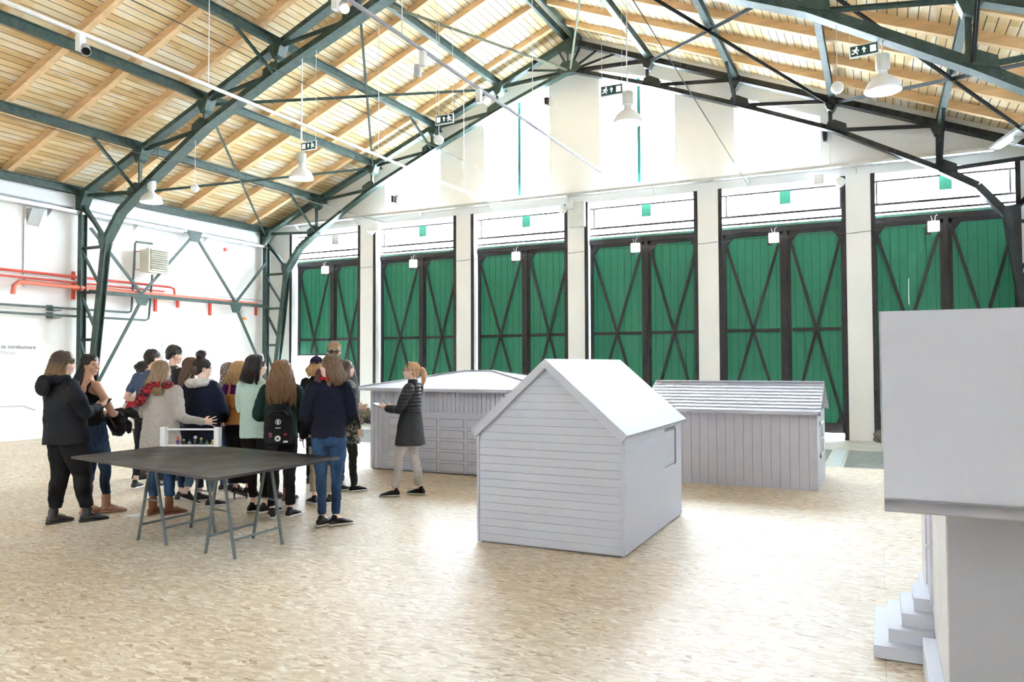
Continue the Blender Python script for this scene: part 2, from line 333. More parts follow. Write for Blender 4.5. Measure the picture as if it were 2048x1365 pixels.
def truss(Y, label, near):
    t = thing('roof_truss', label, 'roof truss', (XR, Y, 0))
    cw = 0.13; ph = 0.075
    def P(X, z, dy=0): return (X-XR, dy, z)
    def top(k): return P(XR+B*k, zt(XR+B*k)-0.05)
    def low(k):
        a = abs(k); return P(XR+B*k, zt(XR+B*k)+DROP[a]+(0.07 if near and a in (2, 3) else 0))
    Y_ = Vector((0, 1, 0))
    def double(p, q, w, name, mt=M_green, gap=0.09):
        mb = MB()
        for s_ in (-1, 1): mb.bar(Vector(p)+Y_*s_*gap, Vector(q)+Y_*s_*gap, 0.018, w); 
        dn = (Vector(q)-Vector(p)).normalized().cross(Y_); dn = dn if dn.z < 0 else -dn
        mb.bar(Vector(p)+dn*w*0.5, Vector(q)+dn*w*0.5, gap*2+0.10, 0.014)
        d = (Vector(q)-Vector(p)); L = d.length; nr = int(L/0.14)
        for i in range(nr):
            c = Vector(p)+d*(i+0.5)/nr
            mb.sphere(c-Y_*(gap+0.012)+Vector((0, 0, w*0.22)), 0.013, 6, 4); mb.sphere(c-Y_*(gap+0.012)-Vector((0, 0, w*0.22)), 0.013, 6, 4)
        return mb.build(name, mt, t)
    for s in (-1, 1):
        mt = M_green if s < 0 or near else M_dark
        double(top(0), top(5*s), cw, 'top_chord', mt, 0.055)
        kn = P(XR+s*B*4.56, 4.55); 
        pts = [low(0), low(s), low(2*s), low(3*s), low(4*s)]
        for p, q in zip(pts, pts[1:]):
            double(p, q, 0.15 if near else 0.10, 'bottom_chord', mt, 0.08 if near else 0.05)
        mid = P(XR+s*B*4.32, (zt(XR+s*B*4)+DROP[4]+4.55)/2+0.10)
        double(low(4*s), mid, 0.14, 'bottom_chord', mt, 0.07); double(mid, kn, 0.14, 'bottom_chord', mt, 0.07)
        foot = P(XR+s*B*4.86, 0.0)
        mb = MB(); kw = 0.16
        for dy in (-0.07, 0.07): mb.bar(Vector(kn)+Y_*dy, Vector(foot)+Y_*dy, 0.02, kw, (1, 0, 0))
        mb.bar(kn, foot, 0.14, 0.015, (1, 0, 0)); mb.build('column_leg', mt, t)
        mb = MB(); cx = s*B*4.985
        mb.box(cx-0.065, cx+0.065, -0.075, -0.06, 0, zt(XR+cx)-0.05); mb.box(cx-0.065, cx+0.065, 0.06, 0.075, 0, zt(XR+cx)-0.05); mb.box(cx-0.01, cx+0.01, -0.06, 0.06, 0, zt(XR+cx)-0.05)
        for i in range(28): 
            for dx in (-0.045, 0.045): mb.sphere((cx+dx, -0.08, 0.3+i*0.2), 0.012, 6, 4)
        mb.build('column_post', mt, t)
        # web members
        def web(p, q, name='web_bar', w=0.06, dy=0.0):
            MB().angle(Vector(p)+Y_*dy, Vector(q)+Y_*dy, w, 0.012, (0, 0, 1) if abs(Vector(q).z-Vector(p).z) < 0.8*(Vector(q)-Vector(p)).length else (1, 0, 0)).build(name, mt, t)
        for k in (1, 2, 3, 4): web(top(k*s), low(k*s), 'web_post', 0.075)
        for k in (1, 2, 3, 4): web(top((k+1)*s), low(k*s), 'web_diagonal', 0.07)
        web(top(s), low(0), 'web_diagonal', 0.09)
        lp = Vector(low(0))
        for fr in (0.16, 0.38, 0.62): 
            tp = Vector(top(0)).lerp(Vector(top(s)), fr); web(tp, lp, 'web_diagonal', 0.045)
        # struts from the eaves node to the knee, lacing of the column
        tp5 = Vector(top(5*s)); web(tp5-Vector((0, 0, 0.15)), kn, 'column_strut', 0.09)
        def inner(z): f = (4.55-z)/4.55; return Vector(kn).lerp(Vector(foot), f)
        def outer(z): return Vector((cx, 0, z))
        zs = [4.42, 3.38, 2.27, 1.2]
        for z in zs: web(outer(z), inner(z), 'lacing_bar', 0.06)
        web(outer(5.35), Vector(kn)+Vector((0, 0, 0.05)), 'lacing_bar', 0.05)
        for z in zs[:3]: web(outer(z-0.08), inner(z-0.98), 'lacing_bar', 0.06)
        # gusset plates
        def gus(c, poly):
            c = Vector(c); MB().prism([c+Vector((x*s, -0.115, z)) for x, z in poly], (0, 0.23, 0)).build('gusset_plate', mt, t)
        g = 0.9 if not near else 1.0
        for k in (1, 2, 3, 4, 5): gus(top(k*s), [(-0.22*g, 0.09), (0.18*g, -0.03), (0.02*g, -0.30*g), (-0.10*g, -0.24*g)] if k < 5 else [(-0.3, 0.1), (0.08, -0.02), (0.08, -0.42), (-0.03, -0.42), (-0.2, -0.12)])
        for k in (1, 2, 3, 4): gus(low(k*s), [(-0.12, 0.03), (-0.08, 0.14), (0.05, 0.17), (0.28, 0.05), (0.30, -0.12), (0.0, -0.02)])
        gus(kn, [(-0.10, 0.12), (0.16, 0.18), (0.14, -0.05), (0.02, -0.32), (-0.05, -0.10)])
    MB().prism([Vector(low(0))+Vector((x, -0.11, z)) for x, z in ((-0.34, 0.0), (-0.16, 0.2), (0.16, 0.2), (0.34, 0.0), (0.2, -0.1), (-0.2, -0.1))], (0, 0.22, 0)).build('gusset_plate', M_green, t)
    MB().prism([Vector(top(0))+Vector((x, -0.11, z)) for x, z in ((-0.3, -0.08), (0, 0.06), (0.3, -0.08), (0.14, -0.26), (-0.14, -0.26))], (0, 0.22, 0)).build('gusset_plate', M_green, t)
    mb = MB()
    for dx in (-0.06, 0.06): mb.bar((dx, 0, zt(XR)-0.1), (dx, 0, zt(XR)-0.8), 0.012, 0.07, (0, 1, 0))
    mb.build('king_post', M_green, t)
    return t
truss(YU, 'large dark green riveted roof truss in the foreground, its left column standing behind the group', True)
truss(YT, 'dark riveted roof truss standing directly against the white gable wall', False)
# wind bracing between the trusses, in the roof plane
def node(k, Y, dz=-0.12): return Vector((XR+B*k, Y, zt(XR+B*k)+dz))
BR = [(-5, -3), (-3, -5), (-3, -1), (-1, -3), (1, 3), (3, 1), (3, 5), (5, 3)]
wb_ = {(-5, -3): 'rising from the left eaves near the group', (-3, -5): 'dropping to the left corner of the gable', (-3, -1): 'ending high beside the ridge, left slope', (-1, -3): 'falling from beside the ridge, left slope',
       (1, 3): 'falling from beside the ridge, right slope', (3, 1): 'rising to the first node right of the ridge', (3, 5): 'falling to the right eaves', (5, 3): 'rising from the right eaves'}
for a, c in BR:
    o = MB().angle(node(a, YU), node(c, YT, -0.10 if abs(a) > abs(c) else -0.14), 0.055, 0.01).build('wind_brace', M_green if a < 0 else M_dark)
    tag(o, 'thin green steel wind brace %s' % wb_[(a, c)], 'brace', 'diagonal wind braces under the roof')
for s in (-1, 1):
    o = MB().angle(node(s, YU+0.6 if s < 0 else YU+1.5, -0.1), (XR, YT, zt(XR)-0.78), 0.05, 0.01).build('wind_brace', mat('olive_steel', (0.20, 0.21, 0.15), 0.5))
    tag(o, 'olive steel brace meeting the peak of the gable truss from the %s slope' % ('left' if s < 0 else 'right'), 'brace', 'diagonal wind braces under the roof')
# knee braces purlin -> lower chord at even nodes
for Y, yn in ((YU, 'foreground truss'), (YT, 'gable truss')):
    for k in (-4, -2, 2, 4):
        X = XR+B*k
        p = Vector((X, Y-1.15, zt(X)-0.06)); q = Vector((X, Y-0.1, zt(X)+DROP[abs(k)]))
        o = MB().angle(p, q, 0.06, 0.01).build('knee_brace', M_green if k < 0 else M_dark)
        tag(o, 'short slanted steel knee brace of the %s under the %s purlin on the %s' % (yn, {4: 'fourth', 2: 'second'}[abs(k)], 'left' if k < 0 else 'right'), 'brace', 'knee braces')
# left wall bracing frame
XWB = XR-4.93*B
wbr = thing('wall_bracing', 'green steel W-shaped bracing frame along the left wall between the two columns', 'bracing', (XWB, YU, 0))
def wl_(y, z): return Vector((0, y-YU, z))
for (a, c) in (((11.7, 3.39), (17.45, 3.42)),): MB().bar(wl_(*a), wl_(*c), 0.06, 0.09).build('rail', M_green, wbr)
for (a, c) in (((14.72, 5.22), (13.1, 3.45)), ((14.72, 5.22), (16.2, 3.45)), ((13.1, 3.3), (11.75, 0.9)), ((16.2, 3.35), (17.35, 1.4)), ((17.4, 4.75), (16.2, 3.45)), ((11.7, 4.9), (13.1, 3.45))):
    MB().angle(wl_(*a), wl_(*c), 0.07, 0.012, (1, 0, 0)).build('diagonal', M_green, wbr)
for (y, z) in ((13.1, 3.38), (16.2, 3.38), (14.72, 5.22)):
    MB().prism([wl_(y, z)+Vector((0, dy, dz)) for dy, dz in ((-0.25, 0.06), (0.25, 0.06), (0.12, -0.22), (-0.12, -0.22))], (0.015, 0, 0)).build('gusset_plate', M_green, wbr)
# ------------------------------------------------------------------ gates
YD = 18.28
def gate(i):
    xl, xr = GL[i]; d = struct('door_%d' % (i+1), (xl, YD, 0)); w = xr-xl
    zd = 4.70; fy = -0.37
    for a in (0.0, w-0.09):                   # angle-iron jambs on the wall corner
        mb = MB(); mb.box(a, a+0.09, fy-0.012, fy, -0.02, WZ+0.02); mb.box(a+(0 if a == 0 else 0.075), a+(0.015 if a == 0 else 0.09), fy, fy+0.06, -0.02, WZ)
        for k in range(18): mb.sphere((a+0.05, fy-0.015, 0.15+k*0.31), 0.016, 6, 4)
        mb.build('jamb', M_iron, d)
    lx = 0.0; rx = w-0.04 if i == 4 else w-0.0
    MB().box(0.015, w-0.0, -0.05, 0.10, zd-0.02, zd+0.10).build('head_beam', M_iron, d)
    MB().box(0.015, w-0.0, -0.02, 0.09, zd+0.10, zd+0.16).build('green_sill', mat('sill_green', (0.10, 0.30, 0.20), 0.5), d)
    mid = w*0.525
    MB().box(mid-0.045, mid+0.045, -0.045, 0.05, 0.05, zd).build('meeting_post', M_iron, d)
    for side, (a, c) in enumerate(((lx+0.02, mid-0.03), (mid+0.03, rx))):
        lo = 0.10
        if i == 0 and side == 0: lo = 1.92
        fr = 0.085
        mb = MB(); npl = 8 if side == 0 else 7; pw = (c-a)/npl
        for k in range(npl): mb.box(a+k*pw+0.004, a+(k+1)*pw-0.004, 0.0, 0.04, lo, zd-0.02)
        leaf = mb.build('door_leaf', M_door, d)
        gb = MB(); gs = {(1, 1): [5], (3, 0): [], (4, 0): [3], (4, 1): [4], (5, 0): [4], (5, 1): [2]}.get((i, side), [])
        for k in range(1, npl):
            if k in gs:
                for (z0, z1) in ((lo, 0.6), (0.75, 2.2), (2.35, 2.9), (3.45, zd-0.02)): gb.box(a+k*pw-0.006, a+k*pw+0.006, 0.006, 0.03, z0, z1)
                for (z0, z1) in ((0.6, 0.75), (2.2, 2.35), (2.9, 3.45)): gb.box(a+k*pw-0.006, a+k*pw+0.0028, 0.006, 0.03, z0, z1)
            else: gb.box(a+k*pw-0.006, a+k*pw+0.006, 0.006, 0.03, lo, zd-0.02)
        gb.build('groove', M_doorgap, leaf)
        mb = MB()
        mb.box(a, a+fr, -0.03, 0.0, lo, zd); mb.box(c-fr, c, -0.03, 0.0, lo, zd); mb.box(a, c, -0.03, 0.0, zd-0.10, zd)
        mb.box(a, c, -0.03, 0.0, lo, lo+(0.22 if lo < 1 else 0.05))
        mb.build('leaf_frame', M_iron, leaf)
        zr = 2.41
        MB().box(a+fr+0.02, c-fr-0.02, -0.045, -0.004, zr-0.035, zr+0.035).build('rail', M_iron, leaf)
        for (xa, za, xb, zb_) in ((a+fr, zd-0.25, c-fr, 0.35), (c-fr, zd-0.25, a+fr, 0.35)):
            if lo > 1:
                f = (zd-0.25-2.0)/(zd-0.6); xb = xa+(xb-xa)*f; zb_ = 2.0
            q = -0.05 if xa < xb else -0.075
            MB().bar((xa, q, za), (xb, q, zb_), 0.02, 0.06, (1, 0, 0)).build('brace', M_iron, leaf)
        # corner plates
        mb = MB()
        for (x, s_) in ((a+fr, 1), (c-fr, -1)): mb.prism([(x, -0.035, zd-0.1), (x+0.17*s_, -0.035, zd-0.1), (x, -0.035, zd-0.32)], (0, 0.03, 0))
        if lo < 1:
            for (x, s_) in ((a+fr, 1), (c-fr, -1)): mb.prism([(x, -0.035, lo+0.22), (x+0.15*s_, -0.035, lo+0.22), (x, -0.035, lo+0.5)], (0, 0.03, 0))
        mb.build('corner_plate', M_iron, leaf)
    mb = MB(); mb.tube([(mid+0.06, -0.07, 0.3), (mid+0.06, -0.07, zd-0.3)], 0.016, 8)
    for z in (1.2, 2.0, 3.0, 3.9): mb.box(mid+0.03, mid+0.09, -0.085, -0.03, z-0.02, z+0.02)
    mb.box(mid+0.06, mid+0.16, -0.09, -0.07, 1.18, 1.20); mb.build('bolt_rod', M_iron, d)
    # transom window
    wn = MB().box(0.015, w-0.0, 0.06, 0.064, zd+0.16, WZ).build('pane', M_glass, d)
    mb = MB()
    for z, h in ((5.10, 0.05), (4.92, 0.045), (WZ-0.09, 0.04)): mb.box(0.015, w, -0.01, 0.03, z-h/2, z+h/2)
    for x in (0.12, w-0.12): mb.box(x-0.018, x+0.018, 0, 0.03, 5.1, WZ-0.09)
    mb.build('glazing_bar', M_iron, d)
    if i > 0: mb = MB().box(w*0.485, w*0.485+0.24, -0.02, 0.06, WZ-0.40, WZ-0.10); mb.build('vent_flap', mat('vent_green', (0.06, 0.33, 0.22), 0.5), d, label='green square vent flap')
    else: MB().box(w*0.5, w*0.5+0.24, -0.02, 0.06, WZ-0.40, WZ-0.10).build('vent_flap', mat('vent_taupe', (0.33, 0.31, 0.26), 0.5), d, label='grey-brown square vent flap')
for i in range(6): gate(i)
# small white boxes at the gate heads, thin wire between them
gn = ['first gate from the left', 'second gate from the left', 'third gate from the left', 'fourth gate, behind the gabled model house', 'fifth gate, behind the shingled shed', 'sixth gate, rightmost']
bx = []
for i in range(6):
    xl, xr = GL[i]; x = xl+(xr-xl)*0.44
    t = thing('white_box', 'white box with added glow at the head of the %s' % gn[i], 'lamp', (x, YD-0.11, 4.52), 0, 'white boxes on the gates')
    MB().box(-0.11, 0.11, -0.07, 0.02, -0.11, 0.11).build('housing', mat('box_white_glow', (0.9, 0.9, 0.88), 0.4, emit=(1, 1, 0.98), estr=0.35), t, bevel=0.012)  # emission added so the housing comes out bright white
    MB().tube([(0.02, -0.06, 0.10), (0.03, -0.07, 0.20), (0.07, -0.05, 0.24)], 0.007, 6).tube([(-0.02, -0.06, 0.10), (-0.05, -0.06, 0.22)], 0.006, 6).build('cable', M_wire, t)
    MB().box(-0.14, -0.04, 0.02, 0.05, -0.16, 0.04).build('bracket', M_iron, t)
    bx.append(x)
mb = MB(); pts = []
for i in range(5):
    for f in (0, 0.25, 0.5, 0.75): pts.append((bx[i]+(bx[i+1]-bx[i])*f+0.12*(f == 0), YG-0.05 if f else YD-0.2, 4.50+(-0.05 if f == 0.5 else 0)))
pts.append((bx[5]-0.1, YD-0.2, 4.5))
tag(mb.tube(pts, 0.006, 5).build('cable', M_dwire), 'thin grey wire strung from gate to gate across the white pillars', 'cable')
# gable windows
for j, (a, c) in enumerate(GW):
    w = struct('window_%d' % (j+1)); y = YG+0.25
    xs = sorted({a, c, *[x for x in (XR-1.9, XR+1.9) if a < x < c]})
    pl = [(x, y, 6.08) for x in (a, c)]+[(x, y, wtop(x)) for x in xs[::-1]]
    MB().prism(pl, (0, 0.004, 0)).build('pane', M_glass, w)
    mx_ = (a+c)/2; mb = MB().box(mx_-0.04, mx_+0.04, y-0.04, y+0.03, 6.08, wtop(mx_))
    if j in (1, 2): mb.build('mullion', mat('mullion_green', (0.02, 0.20, 0.16), 0.5), w)
# ------------------------------------------------------------------ left wall fittings
XW = XL
t = thing('eaves_panel', 'long pale grey boxed panel under the eaves, left of the first column', 'panel', (XW, 8, 5.35))
MB().box(0.005, 0.10, -2.5, 3.45, 0.0, 0.46).build('face', M_panel, t, bevel=0.03)
t = thing('eaves_panel', 'long pale grey boxed panel under the eaves between the two columns', 'panel', (XW, 14.6, 5.35))
MB().box(0.005, 0.10, -2.85, 2.8, 0.0, 0.40).build('face', M_panel, t, bevel=0.03)
def tray(p, q, label, legs, w=0.22, updir=(0, 0, 1)):
    t = thing('cable_tray', label, 'cable tray', p); p = Vector(p); q = Vector(q)-p
    d = q.normalized(); sd = d.cross(Vector((0, 0, 1))).normalized(); L = q.length
    mb = MB(); mb.bar((0, 0, 0), q, w, 0.006); 
    for s_ in (-1, 1): mb.bar(sd*s_*w/2+Vector((0, 0, 0.03)), q+sd*s_*w/2+Vector((0, 0, 0.03)), 0.006, 0.06)
    n = int(L/0.3)
    for i in range(n): mb.bar(d*(i+0.5)*L/n+sd*w*0.5+Vector((0, 0, 0.03)), d*((i+0.5)*L/n+0.12)+sd*w*0.5+Vector((0, 0, 0.03)), 0.01, 0.02)
    mb.build('tray_body', M_galv, t)
    mb = MB(); 
    for k in range(3): mb.tube([Vector((0, 0, 0.02))+sd*(k-1)*0.04, q+Vector((0, 0, 0.02))+sd*(k-1)*0.04], 0.012, 6)
    mb.build('cable', M_wire if legs != 'x' else M_dwire, t)
    for i in range(max(2, int(L/2.2))):
        c = d*(i+0.4)*2.2
        if c.length < L:
            side = sd if abs(d.y) > 0.5 else sd
            MB().prism([c+sd*w*0.5*0, c-sd*w*0.0+Vector((0, 0, -0.18)), c+Vector((0, 0, -0.02))+(Vector((0.2, 0, 0)) if abs(d.y) > .5 else Vector((0, -0.2, 0)))], d*0.02).build('bracket', M_galv, t)
    return t
tray((XW+0.14, 5.5, 5.20), (XW+0.14, 17.55, 5.22), 'galvanised cable tray running along the top of the left wall', 'b')
tray((XL+0.4, YG-0.18, 5.88), (2.1, YG-0.18, 5.88), 'long galvanised cable tray crossing the gable wall above the gates', 'b')
tray((2.1, YG-0.2, 5.90), (2.9, YG-3.5, 5.90), 'short cable tray leaving the gable wall at the upper right corner', 'b')
tray((XL+0.42, YG-0.2, 5.86), (XL+0.2, 17.5, 5.25), 'short silver cable tray sloping down in the left gable corner', 'b')
# pipes
def pipe(name, pts, r, mt, label, group, n=10):
    P0 = Vector(pts[0]); o = MB().tube([Vector(p)-P0 for p in pts], r, n).build(name, mt, smooth='auto'); o.location = P0; return tag(o, label, 'pipe', group)
px_ = XW+0.16
pipe('red_pipe', [(px_, 6, 3.72), (px_, 14.1, 3.72), (px_+.02, 14.2, 3.68), (px_+.02, 14.22, 3.5)], 0.03, M_red, 'thin red pipe, topmost of the pipes on the left wall', 'red pipes on the left wall')
pipe('red_pipe', [(px_, 6, 3.585), (px_, 13.9, 3.585)], 0.022, M_red, 'thin red pipe just under the topmost red one on the left wall', 'red pipes on the left wall')
pipe('red_pipe', [(px_+.07, 10.0, 3.2), (px_+.07, 10.02, 3.38), (px_+.07, 10.12, 3.475), (px_+.07, 17.1, 3.475)], 0.05, mat('coral_paint', (0.80, 0.20, 0.13), 0.4), 'thick coral red main pipe along the left wall, bent down at its left end', 'red pipes on the left wall')
pipe('silver_pipe', [(px_, 6, 3.64), (px_, 17.4, 3.60), (px_, 17.7, 3.60), (px_, 17.75, 3.7), (px_, 17.75, 5.2)], 0.016, M_galv, 'thin silver conduit between the red pipes, turning up in the corner', None)
pipe('green_pipe', [(px_, 6, 2.96), (px_, 12.85, 2.97), (px_, 12.93, 3.0), (px_, 12.95, 3.1), (px_+.1, 12.95, 4.70), (px_+.1, 12.98, 4.76), (px_+.1, 13.45, 4.78)], 0.026, M_pipe, 'grey-green heating pipe rising to the top of the fan heater', 'grey-green pipes on the left wall')
pipe('green_pipe', [(px_, 6, 2.79), (px_, 13.35, 2.80), (px_, 13.44, 2.84), (px_, 13.46, 2.95), (px_+.1, 13.46, 3.98)], 0.026, M_pipe, 'grey-green heating pipe, lower one, rising to the underside of the fan heater', 'grey-green pipes on the left wall')
for y, z0, z1, nm in ((11.5, 3.2, 3.86, 'left of the first column'), (13.75, 3.05, 3.5, 'below the fan heater'), (14.45, 3.2, 3.5, 'right of the fan heater'), (15.55, 3.05, 3.5, 'near the middle of the bracing'), (17.3, 3.15, 3.55, 'beside the corner column')):
    t = thing('pipe_bracket', 'red painted pipe bracket on the left wall %s' % nm, 'bracket', (XW, y, z0), 0, 'red pipe brackets')
    MB().box(0, 0.05, -0.035, 0.035, 0, z1-z0).build('upright', M_red, t); MB().box(0, 0.36, -0.03, 0.03, 3.40-z0, 3.43-z0).build('arm', M_red, t)
for z in (2.9, 2.73):
    t = thing('pipe_clamp', 'small dark pipe clamp holding the %s grey-green pipe' % ('upper' if z > 2.8 else 'lower'), 'bracket', (XW, 11.0, z)); MB().box(0, 0.22, -0.10, 0.10, 0.0, 0.02).build('arm', M_pipe, t); MB().box(0, 0.02, -0.12, 0.02, 0.0, 0.13).build('plate', M_pipe, t)
# fan heater
t = thing('fan_heater', 'cream louvred fan heater mounted high on the left wall', 'heater', (XW+0.18, 13.15, 4.02))
MB().box(0, 0.24, 0, 0.55, 0, 0.58).build('body', M_cream, t, bevel=0.01)
MB().box(0.24, 0.36, -0.02, 0.57, -0.02, 0.60).build('front_frame', M_cream, t, bevel=0.01)
for i in range(10):
    MB().obox((0.385, 0.275, 0.05+i*0.055), (0.022, 0, 0.012), (0, 0.26, 0), (0.003, 0, -0.006)).build('louvre', M_cream, t)
MB().box(0.355, 0.365, 0.02, 0.53, 0.02, 0.57).build('grille_back', mat('heater_dark', (0.10, 0.10, 0.09), 0.6), t)
MB().tube([(-0.16, -0.03, 0.52), (0.03, -0.03, 0.52), (0.03, 0.02, 0.52)], 0.012, 6).tube([(-0.1, -0.06, 0.52), (-0.1, -0.06, 0.06), (0.03, 0.02, 0.06)], 0.014, 6).build('wall_bracket', M_red, t)
# strip of perforated rail + duct hood, exit sign on wall, small items
t = thing('support_rail', 'slotted galvanised upright with a pale sheet metal hood on the left wall', 'rail', (XW, 10.36, 3.4))
MB().box(0.0, 0.04, -0.02, 0.02, 0.0, 1.8).build('upright', M_galv, t)
MB().prism([(0.0, 0.03, 1.35), (0.0, 0.03, 1.75), (0.22, 0.03, 1.75)], (0, 0.28, 0)).build('hood', M_galv, t)
MB().box(0.0, 0.02, 0.04, 0.3, 0.0, 1.4).build('flat_sheet', mat('pale_sheet', (0.82, 0.86, 0.88), 0.4), t)
t = thing('warning_light', 'small orange-capped warning light low on the left wall by the corner', 'light', (XW+0.1, 16.75, 2.98))
MB().lathe([(0.0, 0), (0.07, 0), (0.08, 0.07), (0.075, 0.08)], n=14).build('cap', mat('orange_plastic', (0.9, 0.32, 0.08), 0.4), t); MB().lathe([(0.075, 0.08), (0.06, 0.3), (0, 0.3)], n=14).build('body', M_lamp, t); MB().box(-0.12, 0, -0.02, 0.02, 0.24, 0.28).build('arm', M_lamp, t)
t = thing('alarm_box', 'tiny red fire alarm box high on the left wall', 'alarm', (XW, 16.1, 5.0)); MB().box(0, 0.06, -0.05, 0.05, -0.05, 0.05).build('body', M_red, t, bevel=0.01)
w = struct('window_7', (XW, 14.0, 1.55))
MB().box(0.0, 0.02, 0, 1.1, 0, 0.68).build('pane', mat('milky_glass', (0.80, 0.87, 0.88), 0.25), w)
mb = MB()
for y in (0, 0.35, 0.72, 1.07): mb.box(0.02, 0.035, y, y+0.03, 0, 0.68)
for z in (0, 0.65): mb.box(0.02, 0.035, 0, 1.1, z, z+0.03)
mb.build('window_frame', mat('pale_frame', (0.85, 0.88, 0.87), 0.5), w)
def text(body, size, loc, rot, mt, name, parent=None, ext=0.001, align='LEFT'):
    cu = bpy.data.curves.new(name, 'FONT'); cu.body = body; cu.size = size; cu.extrude = ext; cu.align_x = align
    o = bpy.data.objects.new(name, cu); COL.objects.link(o); o.location = loc; o.rotation_euler = rot; cu.materials.append(mt)
    bpy.context.view_layer.update(); dg = bpy.context.evaluated_depsgraph_get()
    me = bpy.data.meshes.new_from_object(o.evaluated_get(dg)); ob = bpy.data.objects.new(name, me); COL.objects.link(ob)
    ob.location = loc; ob.rotation_euler = rot; bpy.data.objects.remove(o)
    if not me.materials: me.materials.append(mt)
    if parent: ob.parent = parent
    return ob
RW = (math.pi/2, 0, math.pi/2)
o = text('de intrebuintare', 0.115, (XW+0.004, 9.90, 2.02), RW, mat('grey_vinyl', (0.10, 0.10, 0.10), 0.6), 'wall_text'); tag(o, 'small grey lettering "de intrebuintare" on the white left wall', 'lettering')
o = text('Marian', 0.115, (XW+0.004, 9.90, 1.89), RW, mat('pale_vinyl', (0.45, 0.45, 0.45), 0.6), 'wall_text'); tag(o, 'fainter lower line of lettering on the white left wall', 'lettering')
t = thing('handrail', 'short grey tube handrail against the left wall at the photo edge', 'rail', (XW+0.5, 9.2, 0)); MB().tube([(0, 0, 0), (0, 0, 0.8), (0, 0.9, 0.78), (0, 1.15, 0.68)], 0.02, 8).build('tube', M_galv, t)
# gable wall fittings
for x, z, nm in ((-7.65, 8.42, 'between the two middle gable windows'), (-12.4, 6.35, 'above the second gate'), (-1.02, 6.62, 'right of the last gable window')):
    t = thing('speaker', 'small black loudspeaker high on the gable wall %s' % nm, 'speaker', (x, YG, z), 0, 'wall loudspeakers')
    MB().prism([(-0.05, -0.14, 0.10), (0.05, -0.14, 0.10), (0.035, -0.14, -0.10), (-0.035, -0.14, -0.10)], (0, 0.12, 0)).build('cabinet', M_blackp, t); MB().box(0.02, 0.14, -0.03, 0, -0.14, 0.14).build('wall_plate', M_lamp, t)
    MB().tube([(0.09, -0.01, -0.14), (0.09, -0.01, -(z-5.95))], 0.007, 6).build('cable', M_wire, t)
for x, z, nm in ((-1.15, 5.83, 'above the fifth gate'), (-7.0, 5.83, 'between the third and fourth gates'), (-12.95, 5.75, 'between the first and second gates')):
    t = thing('projector_lamp', 'small white spotlight with round disc %s' % nm, 'lamp', (x, YG, z-0.2), 0, 'white spotlights above the gates')
    MB().box(-0.1, 0.1, -0.2, -0.05, -0.08, 0.14).build('housing', M_lamp, t, bevel=0.01); MB().box(-0.02, 0.02, -0.05, 0, 0, 0.05).build('arm', M_lamp, t)
    MB().sphere((0.42 if x > -5 else -0.2, -0.12, -0.06), 0.11).build('disc', M_lamp, t, smooth=True)
t = thing('junction_cabinet', 'pale metal junction cabinet on the pillar between the third and fourth gates', 'cabinet', (-6.88, YG, 5.1)); MB().box(-0.16, 0.26, -0.12, 0, 0, 0.62).build('body', mat('pale_metal', (0.7, 0.72, 0.70), 0.5), t, bevel=0.01)
# rubble with moss by the second gate, and a stone by the sixth
for k, (x, y, r, c, lb) in enumerate(((-13.05, 17.3, 0.26, (0.17, 0.15, 0.11), 'brown clod of earth and roots beside the garage model'), (-13.25, 17.1, 0.2, (0.16, 0.22, 0.04), 'mossy green clump lying in front of the second gate'), (-12.75, 17.25, 0.16, (0.11, 0.10, 0.09), 'dark stone lying next to the mossy clump'), (-12.95, 17.0, 0.13, (0.20, 0.13, 0.11), 'small reddish stone at the foot of the mossy clump'), (0.03, 17.5, 0.17, (0.16, 0.15, 0.13), 'grey stone leaning at the foot of the rightmost gate'))):
    mb = MB().sphere((0, 0, 0), r, 24, 16, (1.2, 0.8, 0.8))
    for i, v in enumerate(mb.v):
        V = Vector(v); nn = mnoise.fractal(V*7+Vector((k*5, 0, 0)), 1, 2, 4); mb.v[i] = tuple(V*(1+0.35*nn))
    zmin = min(v[2] for v in mb.v); o = mb.build('rubble_clod', mat('rubble_%d' % k, c, 0.95, var=0.6, scale=18, bump=0.8), smooth=True); o.location = (x, y, -0.025-zmin); tag(o, lb, 'stone')
